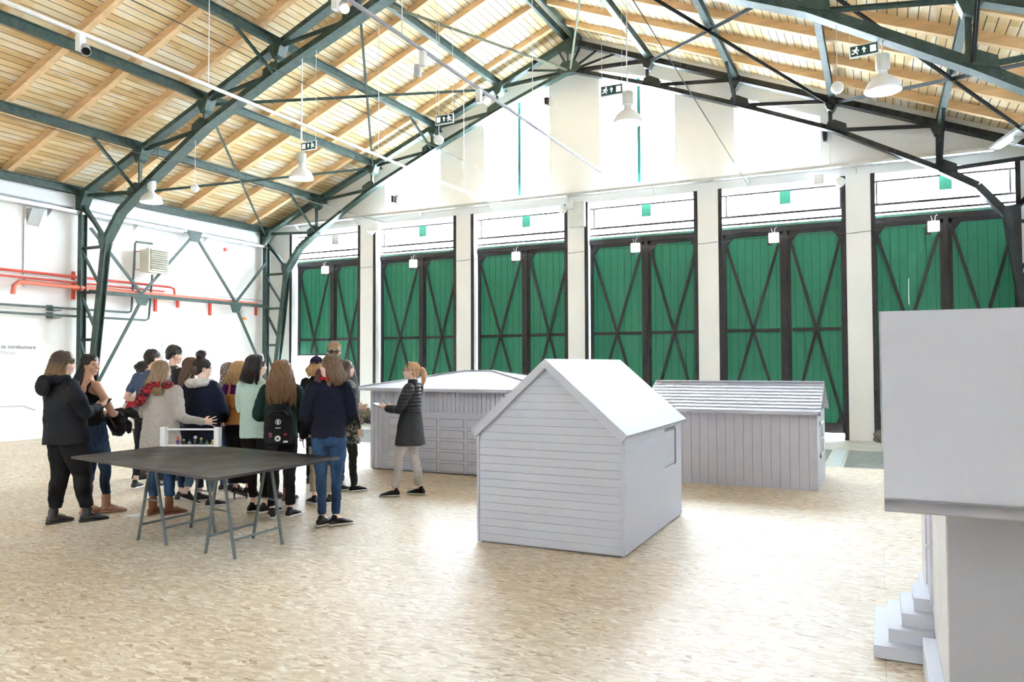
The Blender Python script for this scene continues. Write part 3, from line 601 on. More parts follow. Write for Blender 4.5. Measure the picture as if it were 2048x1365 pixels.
# ------------------------------------------------------------------ lamps, speakers and signs hung from the foreground truss
def lowz(X):
    k = abs(X-XR)/B; i = min(3, int(k)); f = k-i
    return zt(X)+DROP[i]*(1-f)+DROP[i+1]*f
for x, zb, tp, nm in ((-10.24, 5.32, None, 'left of centre below an exit sign, over the group'), (-14.53, 5.26, None, 'leftmost, near the left column'), (-3.56, 5.47, None, 'in front of the gable window, right of centre'), (0.09, 5.40, None, 'rightmost, against the timber ceiling')):
    t = thing('pendant_lamp', 'white bell-shaped high bay lamp, %s' % nm, 'lamp', (x, YU, zb), 0, 'white high bay pendant lamps')
    mb = MB().lathe([(0.235, 0.0), (0.24, 0.012), (0.225, 0.06), (0.19, 0.13), (0.13, 0.19), (0.075, 0.225), (0.06, 0.25), (0.06, 0.30), (0.0, 0.30)], n=36)
    mb.lathe([(0.235, 0.0), (0.222, 0.012), (0.21, 0.06), (0.175, 0.125), (0.12, 0.18), (0.05, 0.21), (0, 0.215)], n=36)
    mb.build('shade', M_lamp, t, smooth='auto')
    MB().lathe([(0, 0.03), (0.225, 0.03), (0.225, 0.034), (0, 0.034)], n=32).build('diffuser', M_bulb, t)
    MB().lathe([(0, 0.30), (0.085, 0.30), (0.092, 0.32), (0.092, 0.5), (0.08, 0.515), (0, 0.515)], n=24).build('ballast_housing', mat('housing_grey', (0.62, 0.66, 0.64), 0.4), t, smooth='auto')
    MB().tube([(0, 0, 0.51), (0.0, 0, 0.62), (-0.015, 0, 0.8), (0, 0, lowz(x)-zb)], 0.011, 6).build('cable', M_wire, t)
for x, z, nm in ((-13.18, 5.44, 'beside the left column lamp'), (-7.07, 5.68, 'below the middle exit sign'), (-0.49, 5.55, 'left of the rightmost lamp')):
    t = thing('globe_speaker', 'small white hanging globe loudspeaker %s' % nm, 'speaker', (x, YU, z), 0, 'white globe loudspeakers')
    MB().sphere((0, 0, 0), 0.087, 20, 14).build('globe', M_lamp, t, smooth=True)
    MB().tube([(0, 0, 0.08), (0, 0, lowz(x)-z)], 0.005, 6).build('cable', M_wire, t)
M_sg = mat('sign_green', (0.02, 0.07, 0.06), 0.5); M_sw = mat('sign_white', (0.85, 0.9, 0.86), 0.5, emit=(0.9, 1, 0.95), estr=0.25)
def sign(x, z, man_left, tilt, nm):
    t = thing('exit_sign', 'dark green hanging exit sign %s' % nm, 'sign', (x, YU-0.02, z), 0, 'hanging exit signs'); t.rotation_euler = (0, tilt, 0)
    MB().box(-0.19, 0.19, 0, 0.03, -0.088, 0.088).build('case', M_lamp, t, bevel=0.008)
    MB().box(-0.172, 0.172, -0.004, 0.0, -0.07, 0.07).build('panel', M_sg, t)
    s = -1 if man_left else 1
    mb = MB(); y = -0.007
    def ln(a, c, w): mb.bar((s*a[0], y, a[1]), (s*c[0], y, c[1]), w, 0.004, (0, 1, 0))
    mb.box(-s*0.115-0.037, -s*0.115+0.037, y, -0.004, -0.045, 0.045); mb.build('door_symbol', M_sw, t); mb = MB()
    mb.bar((0, y, -0.035), (0, y, 0.012), 0.016, 0.004, (0, 1, 0)); mb.prism([(-0.028, y, 0.008), (0.028, y, 0.008), (0, y, 0.045)], (0, 0.003, 0)); mb.build('arrow_symbol', M_sw, t); mb = MB()
    ln((0.10, 0.022), (0.115, -0.012), 0.022); ln((0.115, -0.012), (0.088, -0.022), 0.012); ln((0.088, -0.022), (0.085, -0.05), 0.011)
    ln((0.115, -0.012), (0.135, -0.032), 0.012); ln((0.135, -0.032), (0.158, -0.034), 0.011); ln((0.10, 0.025), (0.075, 0.012), 0.010); ln((0.075, 0.012), (0.068, -0.006), 0.009)
    ln((0.105, 0.024), (0.135, 0.012), 0.010); ln((0.135, 0.012), (0.148, 0.022), 0.009)
    mb.lathe([(0, -0.002), (0.012, -0.002), (0.012, 0.002), (0, 0.002)], (s*0.092, y, 0.046), 12, Vector((0, 1, 0)))
    mb.build('runner_symbol', M_sw, t)
    h = lowz(x)-z
    MB().tube([(-0.17, 0.015, 0.08), (-0.17, 0.015, h)], 0.004, 5).tube([(0.17, 0.015, 0.08), (0.17, 0.015, h)], 0.004, 5).build('cable', M_wire, t)
sign(-10.05, 5.95, False, 0, 'above the pendant lamp left of centre')
sign(-6.95, 6.03, False, 0, 'in the middle of the hall, above a globe speaker')
sign(-3.82, 6.05, True, 0, 'above the lamp before the gable windows')
sign(-0.14, 6.02, True, -0.04, 'at the upper right, runner facing left')
# lighting tracks and spots
def track(X, z, y0, y1, mt, label, drops):
    t = thing('light_track', label, 'lighting track', (X, y0, z))
    MB().box(-0.024, 0.024, 0, y1-y0, -0.02, 0.02).build('rail', mt, t)
    for y in drops:
        MB().tube([(0, y-y0, 0.02), (0, y-y0, zt(X)-z)], 0.008, 6).build('drop_cable', M_wire, t)
track(-9.35, 6.0, 4.8, YG-0.03, mat('track_white', (0.9, 0.9, 0.9), 0.6, spec=0.1), 'long white lighting track running to the gable wall, left one', (8.45, 12.9, 16.5))
track(-6.05, 6.32, 4.8, YG-0.03, mat('track_silver', (0.36, 0.36, 0.39), 0.8, 0, spec=0.1), 'long silver lighting track running to the gable wall, right one', (8.9, 13.4))
def spot(X, y, z, d, glow, label):
    t = thing('track_spotlight', label, 'spotlight', (X, y, z), 0, 'track spotlights'); d = Vector(d).normalized()
    MB().box(-0.045, 0.045, -0.045, 0.045, -0.24, -0.02).build('driver_box', M_lamp, t, bevel=0.006)
    c = Vector((0, 0, -0.20))+d*0.02+Vector((0.1 if d.x >= 0 else -0.1, 0, 0)); 
    MB().lathe([(0, -0.02), (0.045, -0.02), (0.052, 0.0), (0.062, 0.15), (0.056, 0.15), (0.05, 0.13), (0, 0.13)], c, 20, d).build('head', M_lamp if glow else mat('spot_grey', (0.5, 0.5, 0.52), 0.5), t, smooth='auto')
    MB().lathe([(0, 0.135), (0.05, 0.135), (0.05, 0.138), (0, 0.138)], c, 20, d).build('lens', M_bulb if glow else M_blackp, t)
spot(-9.35, 6.35, 6.0, (0.5, -0.3, -0.5), False, 'white track spotlight at the far upper left of the photo')
spot(-6.05, 7.45, 6.32, (0.6, -0.5, -0.6), True, 'glowing track spotlight at the top edge of the photo')
spot(-6.05, 9.45, 6.32, (-0.35, 0.6, -0.9), False, 'grey track spotlight pointing away, middle of the silver track')
spot(-6.05, 11.2, 6.32, (0.7, -0.6, -0.5), True, 'glowing track spotlight on the silver track, nearest the gable')
for X, z, y0_, y1_, lb in ((-9.38, 6.78, 4, YG, 'thin dark steel wire above the left lighting track'), (-12.3, 5.58, 4, YG, 'thin dark steel wire low over the left side of the hall'), (-2.62, 5.95, 5, YG, 'thin dark steel wire on the right, ending above the fifth gate')):
    o = MB().tube([(0, 0, 0.25 if X > -5 else 0), (0, y1_-y0_, -0.3 if X > -5 else 0)], 0.008, 5).build('wire', M_dwire); o.location = (X, y0_, z); tag(o, lb, 'wire', 'steel wires across the hall')
# ------------------------------------------------------------------ model houses
def siding(mb, x0, x1, z0, z1, step, y, top=None):        # horizontal clapboards facing -Y
    z = z0
    while z < z1-1e-3:
        za = min(z+step, z1)
        if top:
            xa0, xa1 = top(z+0.0); xb0, xb1 = top(za)
        else: xa0, xa1, xb0, xb1 = x0, x1, x0, x1
        g = 0.0025
        v = [(xa0, y-0.008, z+g), (xa1, y-0.008, z+g), (xb1, y-0.004, za), (xb0, y-0.004, za), (xa0, y+0.01, z+g), (xa1, y+0.01, z+g), (xb1, y+0.01, za), (xb0, y+0.01, za)]
        mb.add(v, [(0, 1, 2, 3), (5, 4, 7, 6), (4, 5, 1, 0), (3, 2, 6, 7), (4, 0, 3, 7), (1, 5, 6, 2)])
        z = za
t = thing('model_house', 'light grey gabled model house with horizontal clapboards, nearest in the middle', 'model house', (-2.685, 6.23, 0))
hw, dp, ez, az = 0.705, 2.07, 1.02, 1.645
mb = MB(); mb.box(-hw+0.012, hw-0.012, 0.02, dp-0.01, 0.012, ez); mb.prism([(-hw+0.012, 0.02, ez), (hw-0.012, 0.02, ez), (0, 0.02, az-0.02)], (0, dp-0.04, 0)); mb.build('core', M_greyg, t)
mb = MB(); siding(mb, -hw+0.016, hw-0.016, 0.015, ez, 0.0718, 0.012)
def tp(z): f = max(0.0, (az-z)/(az-ez)); return (-hw*min(1, f)+0.0, hw*min(1, f))
siding(mb, 0, 0, ez, az-0.05, 0.0718, 0.012, tp); mb.build('front_siding', M_grey, t)
mb = MB()
zz = 0.015; kk = 0
while zz < ez-0.001:
    za = min(zz+0.0718, ez)
    segs = [(0.03, dp)] if not (zz+0.03 > 0.60 and zz < 0.95) else [(0.03, 1.36), (1.82, dp)]
    for (a, c) in segs:
        mb.add([(hw+0.004, a, zz+0.002), (hw+0.004, c, zz+0.002), (hw, c, za), (hw, a, za), (hw-0.02, a, zz+0.002), (hw-0.02, c, zz+0.002), (hw-0.02, c, za), (hw-0.02, a, za)], [(0, 1, 2, 3), (4, 7, 6, 5), (0, 4, 5, 1), (3, 2, 6, 7), (0, 3, 7, 4), (1, 5, 6, 2)])
    zz = za
mb.build('side_siding', M_grey, t)
mb = MB().box(hw-0.02, hw-0.004, 1.36, 1.82, 0.60, 0.95); mb.build('window_blind', M_grey, t)
MB().box(hw-0.02, hw+0.006, 1.80, 1.83, 0.59, 0.96).build('window_edge', M_greyg, t)
mb = MB()
for sx in (-1, 1): mb.box(min(sx*hw, sx*(hw-0.02)), max(sx*hw, sx*(hw-0.02)), -0.006, 0.03, 0.012, ez-0.02)
mb.box(-hw+0.01, -hw+0.02, 0.03, dp, 0.02, ez); mb.build('corner_trim', M_grey, t)
rise = (1.69-1.03); ln_ = math.hypot(0.75, rise); nx, nz_ = rise/ln_, 0.75/ln_
for s in (-1, 1):
    A = Vector((0, -0.03, 1.695)); E_ = Vector((s*0.755, -0.03, 1.04)); nrm = Vector((s*nx, 0, nz_))
    MB().prism([A, E_, E_-nrm*0.028, A-Vector((0, 0, 0.035))], (0, dp+0.09, 0)).build('roof_slope', M_grey, t)
    MB().prism([A+Vector((0, -0.012, 0)), E_+Vector((0, -0.012, 0)), E_-nrm*0.065+Vector((-s*0.01, -0.012, -0.012)), A-Vector((0, 0.012, 0.085))], (0, 0.03, 0)).build('verge_board', M_grey, t)
    MB().prism([E_+Vector((0, 0.02, 0)), E_+Vector((0, 0.02, 0))-nrm*0.06, E_+Vector((-s*0.03, 0.02, -0.04)), E_+Vector((-s*0.03, 0.02, 0.02))], (0, dp+0.03, 0)).build('eaves_board', M_grey, t)
MB().box(-hw+0.03, hw-0.03, 0.03, dp-0.03, 0.0, 0.014).build('base', M_greyg, t)
# garage
gw0, gw1 = -7.28, -4.24; gx = (gw0+gw1)/2; hwx = (gw1-gw0)/2
t = thing('model_garage', 'wide grey model garage with panelled door and low hipped roof', 'model house', (gx, 9.85, 0))
MB().box(-hwx, hwx, 0.01, 1.55, 0.015, 1.24).build('body', M_grey, t)
mb = MB(); x = -hwx
while x < hwx-0.01:
    if x < -hwx+0.30 or x > hwx-0.36: mb.box(x+0.004, min(x+0.070, hwx), -0.006, 0.012, 0.02, 1.22)
    else: mb.box(x+0.004, x+0.070, -0.006, 0.012, 0.92, 1.22)
    x += 0.074
for k in range(20): mb.box(-hwx-0.008, -hwx, 0.02+k*0.077, 0.02+k*0.077+0.07, 0.02, 1.22)
mb.build('board_strips', M_grey, t)
mb = MB(); a0, a1 = -hwx+0.32, hwx-0.38
mb.box(a0-0.03, a1+0.03, -0.018, 0.0, 0.865, 0.92); mb.box(a0-0.03, a0, -0.018, 0.0, 0.02, 0.865); mb.box(a1, a1+0.03, -0.018, 0.0, 0.02, 0.865); mb.build('door_frame', M_grey, t)
MB().box(a0, a1, -0.004, 0.004, 0.02, 0.865).build('garage_door', M_grey, t)
pwid = (a1-a0)/5
for c_ in range(5):
    for r_ in range(5):
        x = a0+c_*pwid+0.025; z = 0.035+r_*0.166
        mb = MB(); mb.box(x, x+pwid-0.05, -0.0065, -0.003, z, z+0.128)
        o = mb.build('panel_groove', M_greyg, t); MB().box(x+0.007, x+pwid-0.057, -0.0095, -0.005, z+0.007, z+0.121).build('panel_face', M_grey, o)
mb = MB(); e0, e1, f0, f1, zr = -hwx-0.22, hwx+0.22, -0.18, 1.75, 1.285
ap = [(-0.25, 0.78, 1.545), (0.25, 0.78, 1.545)]
v = [(e0, f0, zr), (e1, f0, zr), (e1, f1, zr), (e0, f1, zr)]+ap+[(e0, f0, zr-0.045), (e1, f0, zr-0.045), (e1, f1, zr-0.045), (e0, f1, zr-0.045)]
mb.add(v, [(0, 1, 5, 4), (1, 2, 5), (2, 3, 4, 5), (3, 0, 4), (0, 6, 7, 1), (1, 7, 8, 2), (2, 8, 9, 3), (3, 9, 6, 0), (6, 9, 8, 7)])
mb.build('hip_roof', M_grey, t)
mb = MB()
for p, q in ((v[0], ap[0]), (v[1], ap[1]), (v[2], ap[1]), (v[3], ap[0]), (ap[0], ap[1])): mb.bar(Vector(p)+Vector((0, 0, 0.006)), Vector(q)+Vector((0, 0, 0.006)), 0.05, 0.012)
mb.build('hip_trim', M_grey, t)
MB().box(-hwx+0.02, hwx-0.02, 0.03, 1.5, 0, 0.016).build('base', mat('base_dark', (0.1, 0.1, 0.1), 0.8), t)
# shed
t = thing('model_shed', 'grey model shed with vertical boards and white shingled gable roof', 'model house', (-1.86, 10.55, 0))
hx, dy_ = 1.1, 1.45
mb = MB(); mb.box(-hx, hx, 0.01, dy_, 0.0, 1.02); mb.prism([(-hx, 0.01, 1.02), (-hx, dy_, 1.02), (-hx, dy_/2, 1.33)], (2*hx, 0, 0)); mb.build('body', M_greyg, t)
mb = MB(); k = 0; x = -hx
while x < hx-0.01: mb.box(x+0.002, min(x+0.1155, hx-0.0), -0.005, 0.012, 0.0, 1.02); x += 0.117
mb.build('vertical_boards', mat('mauve_grey_paint', (0.53, 0.525, 0.60), 0.55, var=0.02), t)
mb = MB(); mb.box(hx, hx+0.01, 0.0, dy_, 0.0, 1.0); mb.build('side_boards', M_grey, t)
mb = MB(); mb.box(hx+0.01, hx+0.028, 0.42, 0.96, 0.38, 0.42); mb.box(hx+0.01, hx+0.028, 0.42, 0.96, 0.82, 0.86); mb.box(hx+0.01, hx+0.028, 0.42, 0.45, 0.38, 0.86); mb.box(hx+0.01, hx+0.028, 0.93, 0.96, 0.38, 0.86); mb.box(hx+0.01, hx+0.022, 0.68, 0.70, 0.38, 0.86); mb.box(hx+0.01, hx+0.022, 0.45, 0.93, 0.61, 0.63)
mb.build('window_frame', M_lamp, t)
MB().box(hx+0.01, hx+0.014, 0.45, 0.93, 0.42, 0.82).build('window_pane', M_greyg, t)
sa = math.atan2(0.36, dy_/2+0.12); rl = math.hypot(0.36, dy_/2+0.12)
for s in (-1, 1):
    A = Vector((0, dy_/2, 1.385)); d = Vector((0, s*math.cos(sa), -math.sin(sa))); nn = Vector((0, s*math.sin(sa), math.cos(sa)))
    xa, xb = -hx-0.1, hx+0.06
    MB().prism([A+Vector((xa, 0, 0))-nn*0.03, A+Vector((xb, 0, 0))-nn*0.03, A+d*rl+Vector((xb, 0, 0))-nn*0.03, A+d*rl+Vector((xa, 0, 0))-nn*0.03], nn*0.02).build('roof_deck', M_grey, t)
    mb = MB(); rows = 9; rnd = random.Random(3)
    for r_ in range(rows):
        c0 = rl*r_/rows; c1 = rl*(r_+1)/rows+0.004
        x = xa-(0.06 if r_ % 2 else 0)
        while x < xb-0.005:
            x1 = min(x+0.118, xb); x0_ = max(x, xa)
            p = [A+d*c0+Vector((x0_+0.0015, 0, 0))-nn*0.008, A+d*c0+Vector((x1-0.0015, 0, 0))-nn*0.008, A+d*c1+Vector((x1-0.0015, 0, 0))+nn*0.004, A+d*c1+Vector((x0_+0.0015, 0, 0))+nn*0.004]
            mb.add(p+[q-nn*0.006 for q in p], [(0, 1, 2, 3), (7, 6, 5, 4), (3, 2, 6, 7), (0, 4, 5, 1), (0, 3, 7, 4), (1, 5, 6, 2)]); x += 0.12
    mb.build('shingles', M_grey, t)
    mb = MB(); E_ = A+d*rl
    mb.prism([Vector((xa, E_.y, E_.z+0.005)), Vector((xa, E_.y, E_.z-0.045)), Vector((xa, E_.y-s*0.02, E_.z-0.045)), Vector((xa, E_.y-s*0.02, E_.z+0.005))], (xb-xa, 0, 0)); mb.build('eaves_board', M_grey, t)
    for xx in (xa, xb-0.02): MB().prism([A+Vector((xx, 0, 0.0)), A+d*rl+Vector((xx, 0, 0)), A+d*rl+Vector((xx, 0, -0.05)), A+Vector((xx, 0, -0.05))], (0.02, 0, 0)).build('verge_board', M_grey, t)
MB().box(-hx-0.1, hx+0.06, dy_/2-0.035, dy_/2+0.035, 1.38, 1.40).build('ridge_cap', M_grey, t)
# foreground house on the right
M_pale = mat('pale_blue_grey_paint', (0.60, 0.62, 0.70), 0.5, var=0.01)
M_wallg = mat('mid_grey_paint', (0.42, 0.43, 0.48), 0.5, var=0.02, scale=2)
t = thing('model_house', 'large pale grey model house with steps, cut off at the right edge', 'model house', (0.25, 3.80, 0))
MB().box(0, 2.3, 0, 2.4, 0.0, 1.12).build('body', M_wallg, t)
MB().prism([(0.0, 0.0, 1.12), (0.0, 2.4, 1.12), (0.0, 1.2, 1.8)], (2.3, 0, 0)).build('gable', M_pale, t)
E1 = Vector((-0.245, -0.32, 1.085)); A1 = Vector((-0.245, 1.2, 1.955)); d = (A1-E1).normalized(); nn = Vector((0, -d.z, d.y))
MB().prism([E1, A1, A1-nn*0.05, E1-nn*0.05], (2.8, 0, 0)).build('roof_slope', M_grey, t)
MB().prism([E1, E1-nn*0.056, E1-nn*0.056+d*0.02, E1+d*0.02], (2.8, 0, 0)).build('eaves_board', M_wallg, t)
E2 = Vector((-0.245, 2.72, 1.085)); d2 = (A1-E2).normalized(); n2 = Vector((0, -d2.z, d2.y)); n2 = n2 if n2.z > 0 else -n2
MB().prism([E2, A1, A1-n2*0.05, E2-n2*0.05], (2.8, 0, 0)).build('roof_slope', M_grey, t)
MB().prism([E2+Vector((-.01, 0, 0)), A1+Vector((-.01, 0, 0)), A1+Vector((-.01, 0, -0.12)), E2+Vector((-.01, 0, -0.12))], (0.03, 0, 0)).build('verge_board', M_pale, t)
MB().box(-0.006, 0.0, 0.02, 2.4, 0.16, 1.12).build('side_wall_face', mat('warm_white_paint', (0.66, 0.64, 0.63), 0.5), t)
for i, (xl, ya, yb, h) in enumerate(((-0.31, 0.93, 1.70, 0.075), (-0.235, 1.02, 1.62, 0.15), (-0.165, 1.09, 1.54, 0.225), (-0.10, 1.16, 1.50, 0.30))):
    MB().box(xl, -0.006, ya, yb, 0.075*i if i else 0.006, h).build('step', M_pale, t, bevel=0.002)
MB().box(-0.07, -0.006, 0.0, 0.92, 0.0, 0.16).build('plinth', M_pale, t, bevel=0.002)
MB().box(-0.03, -0.006, 1.72, 2.4, 0.0, 0.16).build('plinth', M_pale, t)
mb = MB()
for y in (1.05, 1.50): mb.box(-0.022, -0.006, y, y+0.04, 0.3, 1.0)
mb.box(-0.022, -0.006, 1.05, 1.54, 0.98, 1.02); mb.build('door_frame', M_pale, t)
dr = MB().box(-0.014, -0.006, 1.09, 1.50, 0.3, 0.98).build('door', mat('lilac_paint', (0.50, 0.50, 0.58), 0.5), t)
MB().sphere((-0.03, 1.16, 0.60), 0.013).build('door_knob', M_lamp, dr, smooth=True)
MB().box(-0.05, -0.006, 2.2, 2.26, 0.75, 0.83).build('wall_lamp', M_wallg, t)
# ------------------------------------------------------------------ table, trestles, small net with figurines
TZ = 0.79
m, n, l, b = nodes_mat('table_black_board')
tc = n.new('ShaderNodeTexCoord'); nz = n.new('ShaderNodeTexNoise'); nz.inputs['Scale'].default_value = 2.5; nz.inputs['Detail'].default_value = 7; l.new(tc.outputs['Object'], nz.inputs['Vector'])
l.new(ramp(n, l, nz.outputs['Fac'], [(0.35, (0.028, 0.024, 0.024)), (0.7, (0.07, 0.06, 0.057))]), b.inputs['Base Color'])
l.new(ramp(n, l, nz.outputs['Fac'], [(0.3, (0.32, 0.32, 0.32)), (0.7, (0.55, 0.55, 0.55))]), b.inputs['Roughness'])
TB = m
t = thing('table', 'large low black board table on grey metal trestles in front of the group', 'table', (-5.6, 5.0, 0))
o = MB().prism([(x+5.6, y-5.0, TZ-0.024) for x, y in ((-6.90, 4.65), (-4.56, 4.21), (-4.53, 5.66), (-6.29, 5.90), (-6.87, 5.65))], (0, 0, 0.024)).build('tabletop', TB, t, bevel=0.003)
M_tr = mat('trestle_grey_green', (0.15, 0.18, 0.18), 0.4, 0.1, var=0.08)
def trestle(feet, nm):
    c = Vector((sum(f[0] for f in feet)/4, sum(f[1] for f in feet)/4, 0))
    t = thing('trestle', 'grey-green tubular metal trestle under the black table, %s one' % nm, 'trestle', c, 0, 'trestles of the black table')
    F = [Vector((f[0], f[1], 0))-c for f in feet]; zt_ = TZ-0.03
    fa = (F[0]+F[1])/2; bc = (F[2]+F[3])/2
    for f, apx in ((F[0], fa), (F[1], fa), (F[2], bc), (F[3], bc)):
        s_ = 0.03*(1 if f.x > apx.x else -1); MB().tube([f+Vector((0, 0, 0.0)), Vector((apx.x+s_, apx.y, zt_-0.02))], 0.0145, 10).build('leg', M_tr, t, smooth='auto')
    MB().bar(fa+Vector((0, -0.04, zt_-0.01)), bc+Vector((0, 0.04, zt_-0.01)), 0.05, 0.03).build('top_bar', M_tr, t)
    def on(f, apx, h): return f.lerp(Vector((apx.x, apx.y, zt_)), h)
    for a_, aa, b_, bb in ((F[0], fa, F[2], bc), (F[1], fa, F[3], bc)): MB().tube([on(a_, aa, 0.2), on(b_, bb, 0.2)], 0.011, 8).build('stretcher', M_tr, t)
    for a_, b_, ap_ in ((F[0], F[1], fa), (F[2], F[3], bc)): MB().tube([on(a_, ap_, 0.52), on(b_, ap_, 0.52)], 0.008, 8).build('cross_bar', M_tr, t)
trestle([(-6.32, 4.93), (-5.90, 4.90), (-6.32, 5.54), (-5.90, 5.46)], 'left')
trestle([(-5.34, 4.84), (-4.95, 4.80), (-5.40, 5.46), (-4.96, 5.38)], 'right')
M_nw = mat('net_white_plastic', (0.85, 0.85, 0.87), 0.35, var=0.01)
a = Vector((-6.82, 5.62, TZ)); c = Vector((-6.28, 5.84, TZ)); dd = (c-a)
t = thing('miniature_net', 'white plastic miniature net frame standing on the back corner of the black table', 'net frame', a)
for p in (Vector((0, 0, 0)), dd):
    MB().prism([p+Vector((-0.03, -0.03, 0)), p+Vector((0.03, -0.02, 0)), p+Vector((0.03, 0.03, 0)), p+Vector((-0.03, 0.02, 0))], (0, 0, 0.205)).build('post', M_nw, t, bevel=0.005)
MB().tube([Vector((0, 0, 0.18)), dd+Vector((0, 0, 0.18))], 0.010, 8).build('top_rail', M_nw, t)
MB().bar(Vector((0, 0, 0.012)), dd+Vector((0, 0, 0.012)), 0.05, 0.018).build('bottom_rail', M_nw, t)
rnd = random.Random(5)
fcol = [((0.10, 0.04, 0.16), (0.55, 0.10, 0.03), 'purple', 'red-topped'), ((0.05, 0.05, 0.06), (0.5, 0.55, 0.1), 'dark', 'olive-headed'), ((0.25, 0.3, 0.33), (0.03, 0.03, 0.05), 'grey', 'black-headed'), ((0.1, 0.1, 0.12), (0.75, 0.75, 0.8), 'dark', 'white-headed'), ((0.05, 0.12, 0.06), (0.65, 0.55, 0.1), 'green', 'yellow-headed'), ((0.10, 0.25, 0.16), (0.1, 0.12, 0.1), 'pale green', 'dark-headed'), ((0.5, 0.42, 0.05), (0.75, 0.72, 0.6), 'yellow', 'cream-headed')]
for i, (bc_, hc, n1, n2_) in enumerate(fcol):
    f = 0.26+i*0.108; h = (0.085, 0.06, 0.055, 0.095, 0.075, 0.05, 0.055)[i]; p = a+dd*f+Vector((0, 0, 0.021))
    t = thing('figurine', 'tiny %s %s figurine inside the miniature net' % (n2_, n1), 'figurine', p, 0.3, 'tiny figurines in the miniature net')
    mb = MB().lathe([(0, 0), (0.013, 0), (0.015, h*0.3), (0.010, h*0.62), (0, h*0.66)], n=10); mb.tube([(-0.012, 0, h*0.5), (-0.02, -0.006, h*0.3)], 0.004, 5).tube([(0.012, 0, h*0.5), (0.022, -0.006, h*0.42)], 0.004, 5); mb.build('body', mat('fig_body_%d' % i, bc_, 0.4), t, smooth=True)
    MB().sphere((0, 0, h*0.8), h*0.2, 10, 8).build('head', mat('fig_head_%d' % i, hc, 0.4), t, smooth=True)
o = MB().prism([Vector(p)-Vector((-7.4, 5.72, 0)) for p in ((-7.49, 5.63, 0.0), (-7.28, 5.66, 0.0), (-7.25, 5.86, 0.0), (-7.46, 5.82, 0.0))], (0, 0, 0.002)).build('paper_sheet', mat('white_paper', (0.88, 0.9, 0.92), 0.6)); o.location = (-7.4, 5.72, 0.001)
tag(o, 'white printed sheet of paper lying on the floor beside the left trestle', 'paper')
# ------------------------------------------------------------------ people
def v3(*a): return Vector(a)
class SB(MB):                    # closed solids that are later fused into one surface
    def ell(s, c, r, rot=None):
        o = len(s.v); s.sphere((0, 0, 0), 1.0, 20, 14)
        for i in range(o, len(s.v)):
            p = Vector(s.v[i]); p = Vector((p.x*r[0], p.y*r[1], p.z*r[2]))
            if rot is not None: p = rot @ p
            s.v[i] = tuple(p+Vector(c))
        return s
    def loft(s, rings, n=20):    # rings: (centre, rx, ry, axis_x, axis_y)
        o = len(s.v)
        for c, rx, ry, ax, ay in rings:
            for k in range(n):
                an = 2*math.pi*k/n; s.v.append(tuple(c+ax*(rx*math.cos(an))+ay*(ry*math.sin(an))))
        N = len(rings)
        for i in range(N-1):
            for k in range(n):
                k2 = (k+1) % n; s.f.append((o+i*n+k, o+i*n+k2, o+(i+1)*n+k2, o+(i+1)*n+k))
        s.f.append(tuple(o+k for k in range(n))[::-1]); s.f.append(tuple(o+(N-1)*n+k for k in range(n)))
        return s
    def cap(s, pts, n=12):       # chain of (point, radius) with rounded ends; one closed tube
        P = [Vector(p) for p, r in pts]; R = [r for p, r in pts]
        out = []
        for i in range(len(P)-1):
            m_ = 4
            for j in range(m_):
                t = j/m_
                out.append((P[i].lerp(P[i+1], t), R[i]+(R[i+1]-R[i])*t))
        out.append((P[-1], R[-1]))
        d0 = (P[1]-P[0]).normalized(); d1 = (P[-1]-P[-2]).normalized()
        pre = [(P[0]-d0*R[0]*math.sin(a), R[0]*math.cos(a)) for a in (1.4, 1.0, 0.5)]
        post = [(P[-1]+d1*R[-1]*math.sin(a), R[-1]*math.cos(a)) for a in (0.5, 1.0, 1.4)]
        al = pre+out+post
        return s.tube([p for p, r in al], 1, n, True, [r for p, r in al])
def fuse(sb, name, mt, parent, voxel=0.008, smooth=6, fold=0.0, ffreq=(9, 9, 4), seed=0, label=None, extra=None):
    me = bpy.data.meshes.new(name); me.from_pydata(sb.v, [], sb.f)
    bm = bmesh.new(); bm.from_mesh(me); bmesh.ops.recalc_face_normals(bm, faces=bm.faces); bm.to_mesh(me); bm.free()
    o = bpy.data.objects.new(name, me); COL.objects.link(o)
    rm = o.modifiers.new('r', 'REMESH'); rm.mode = 'VOXEL'; rm.voxel_size = voxel
    if smooth:
        sm = o.modifiers.new('s', 'SMOOTH'); sm.iterations = smooth; sm.factor = 0.5
    dg = bpy.context.evaluated_depsgraph_get(); dg.update()
    m2 = bpy.data.meshes.new_from_object(o.evaluated_get(dg)); bpy.data.objects.remove(o); bpy.data.meshes.remove(me)
    m2.name = name
    if fold:
        n = len(m2.vertices); co = np.empty(n*3); m2.vertices.foreach_get('co', co); co = co.reshape(-1, 3)
        nr = np.empty(n*3); m2.vertices.foreach_get('normal', nr); nr = nr.reshape(-1, 3)
        d = np.array([mnoise.noise(Vector((p[0]*ffreq[0]+seed, p[1]*ffreq[1]+seed*2.3, p[2]*ffreq[2]+2*mnoise.noise(Vector(p)*3)))) for p in co])
        d2 = np.array([abs(mnoise.noise(Vector((p[0]*14+seed*3, p[1]*14, p[2]*26+p[0]*20)))) for p in co])
        co = co+nr*((d*fold)[:, None]-(d2*fold*0.7)[:, None]); m2.vertices.foreach_set('co', co.ravel())
    m2.materials.clear(); m2.materials.append(mt)
    m2.polygons.foreach_set('use_smooth', [True]*len(m2.polygons))
    ob = bpy.data.objects.new(name, m2); COL.objects.link(ob); ob.parent = parent
    if label: ob['label'] = label
    return ob
def skinmat(nm, c):
    m = mat('skin_'+nm, c, 0.5, var=0.03, scale=8, spec=0.35)
    m.node_tree.nodes['Principled BSDF'].inputs['Subsurface Weight'].default_value = 0.0
    return m
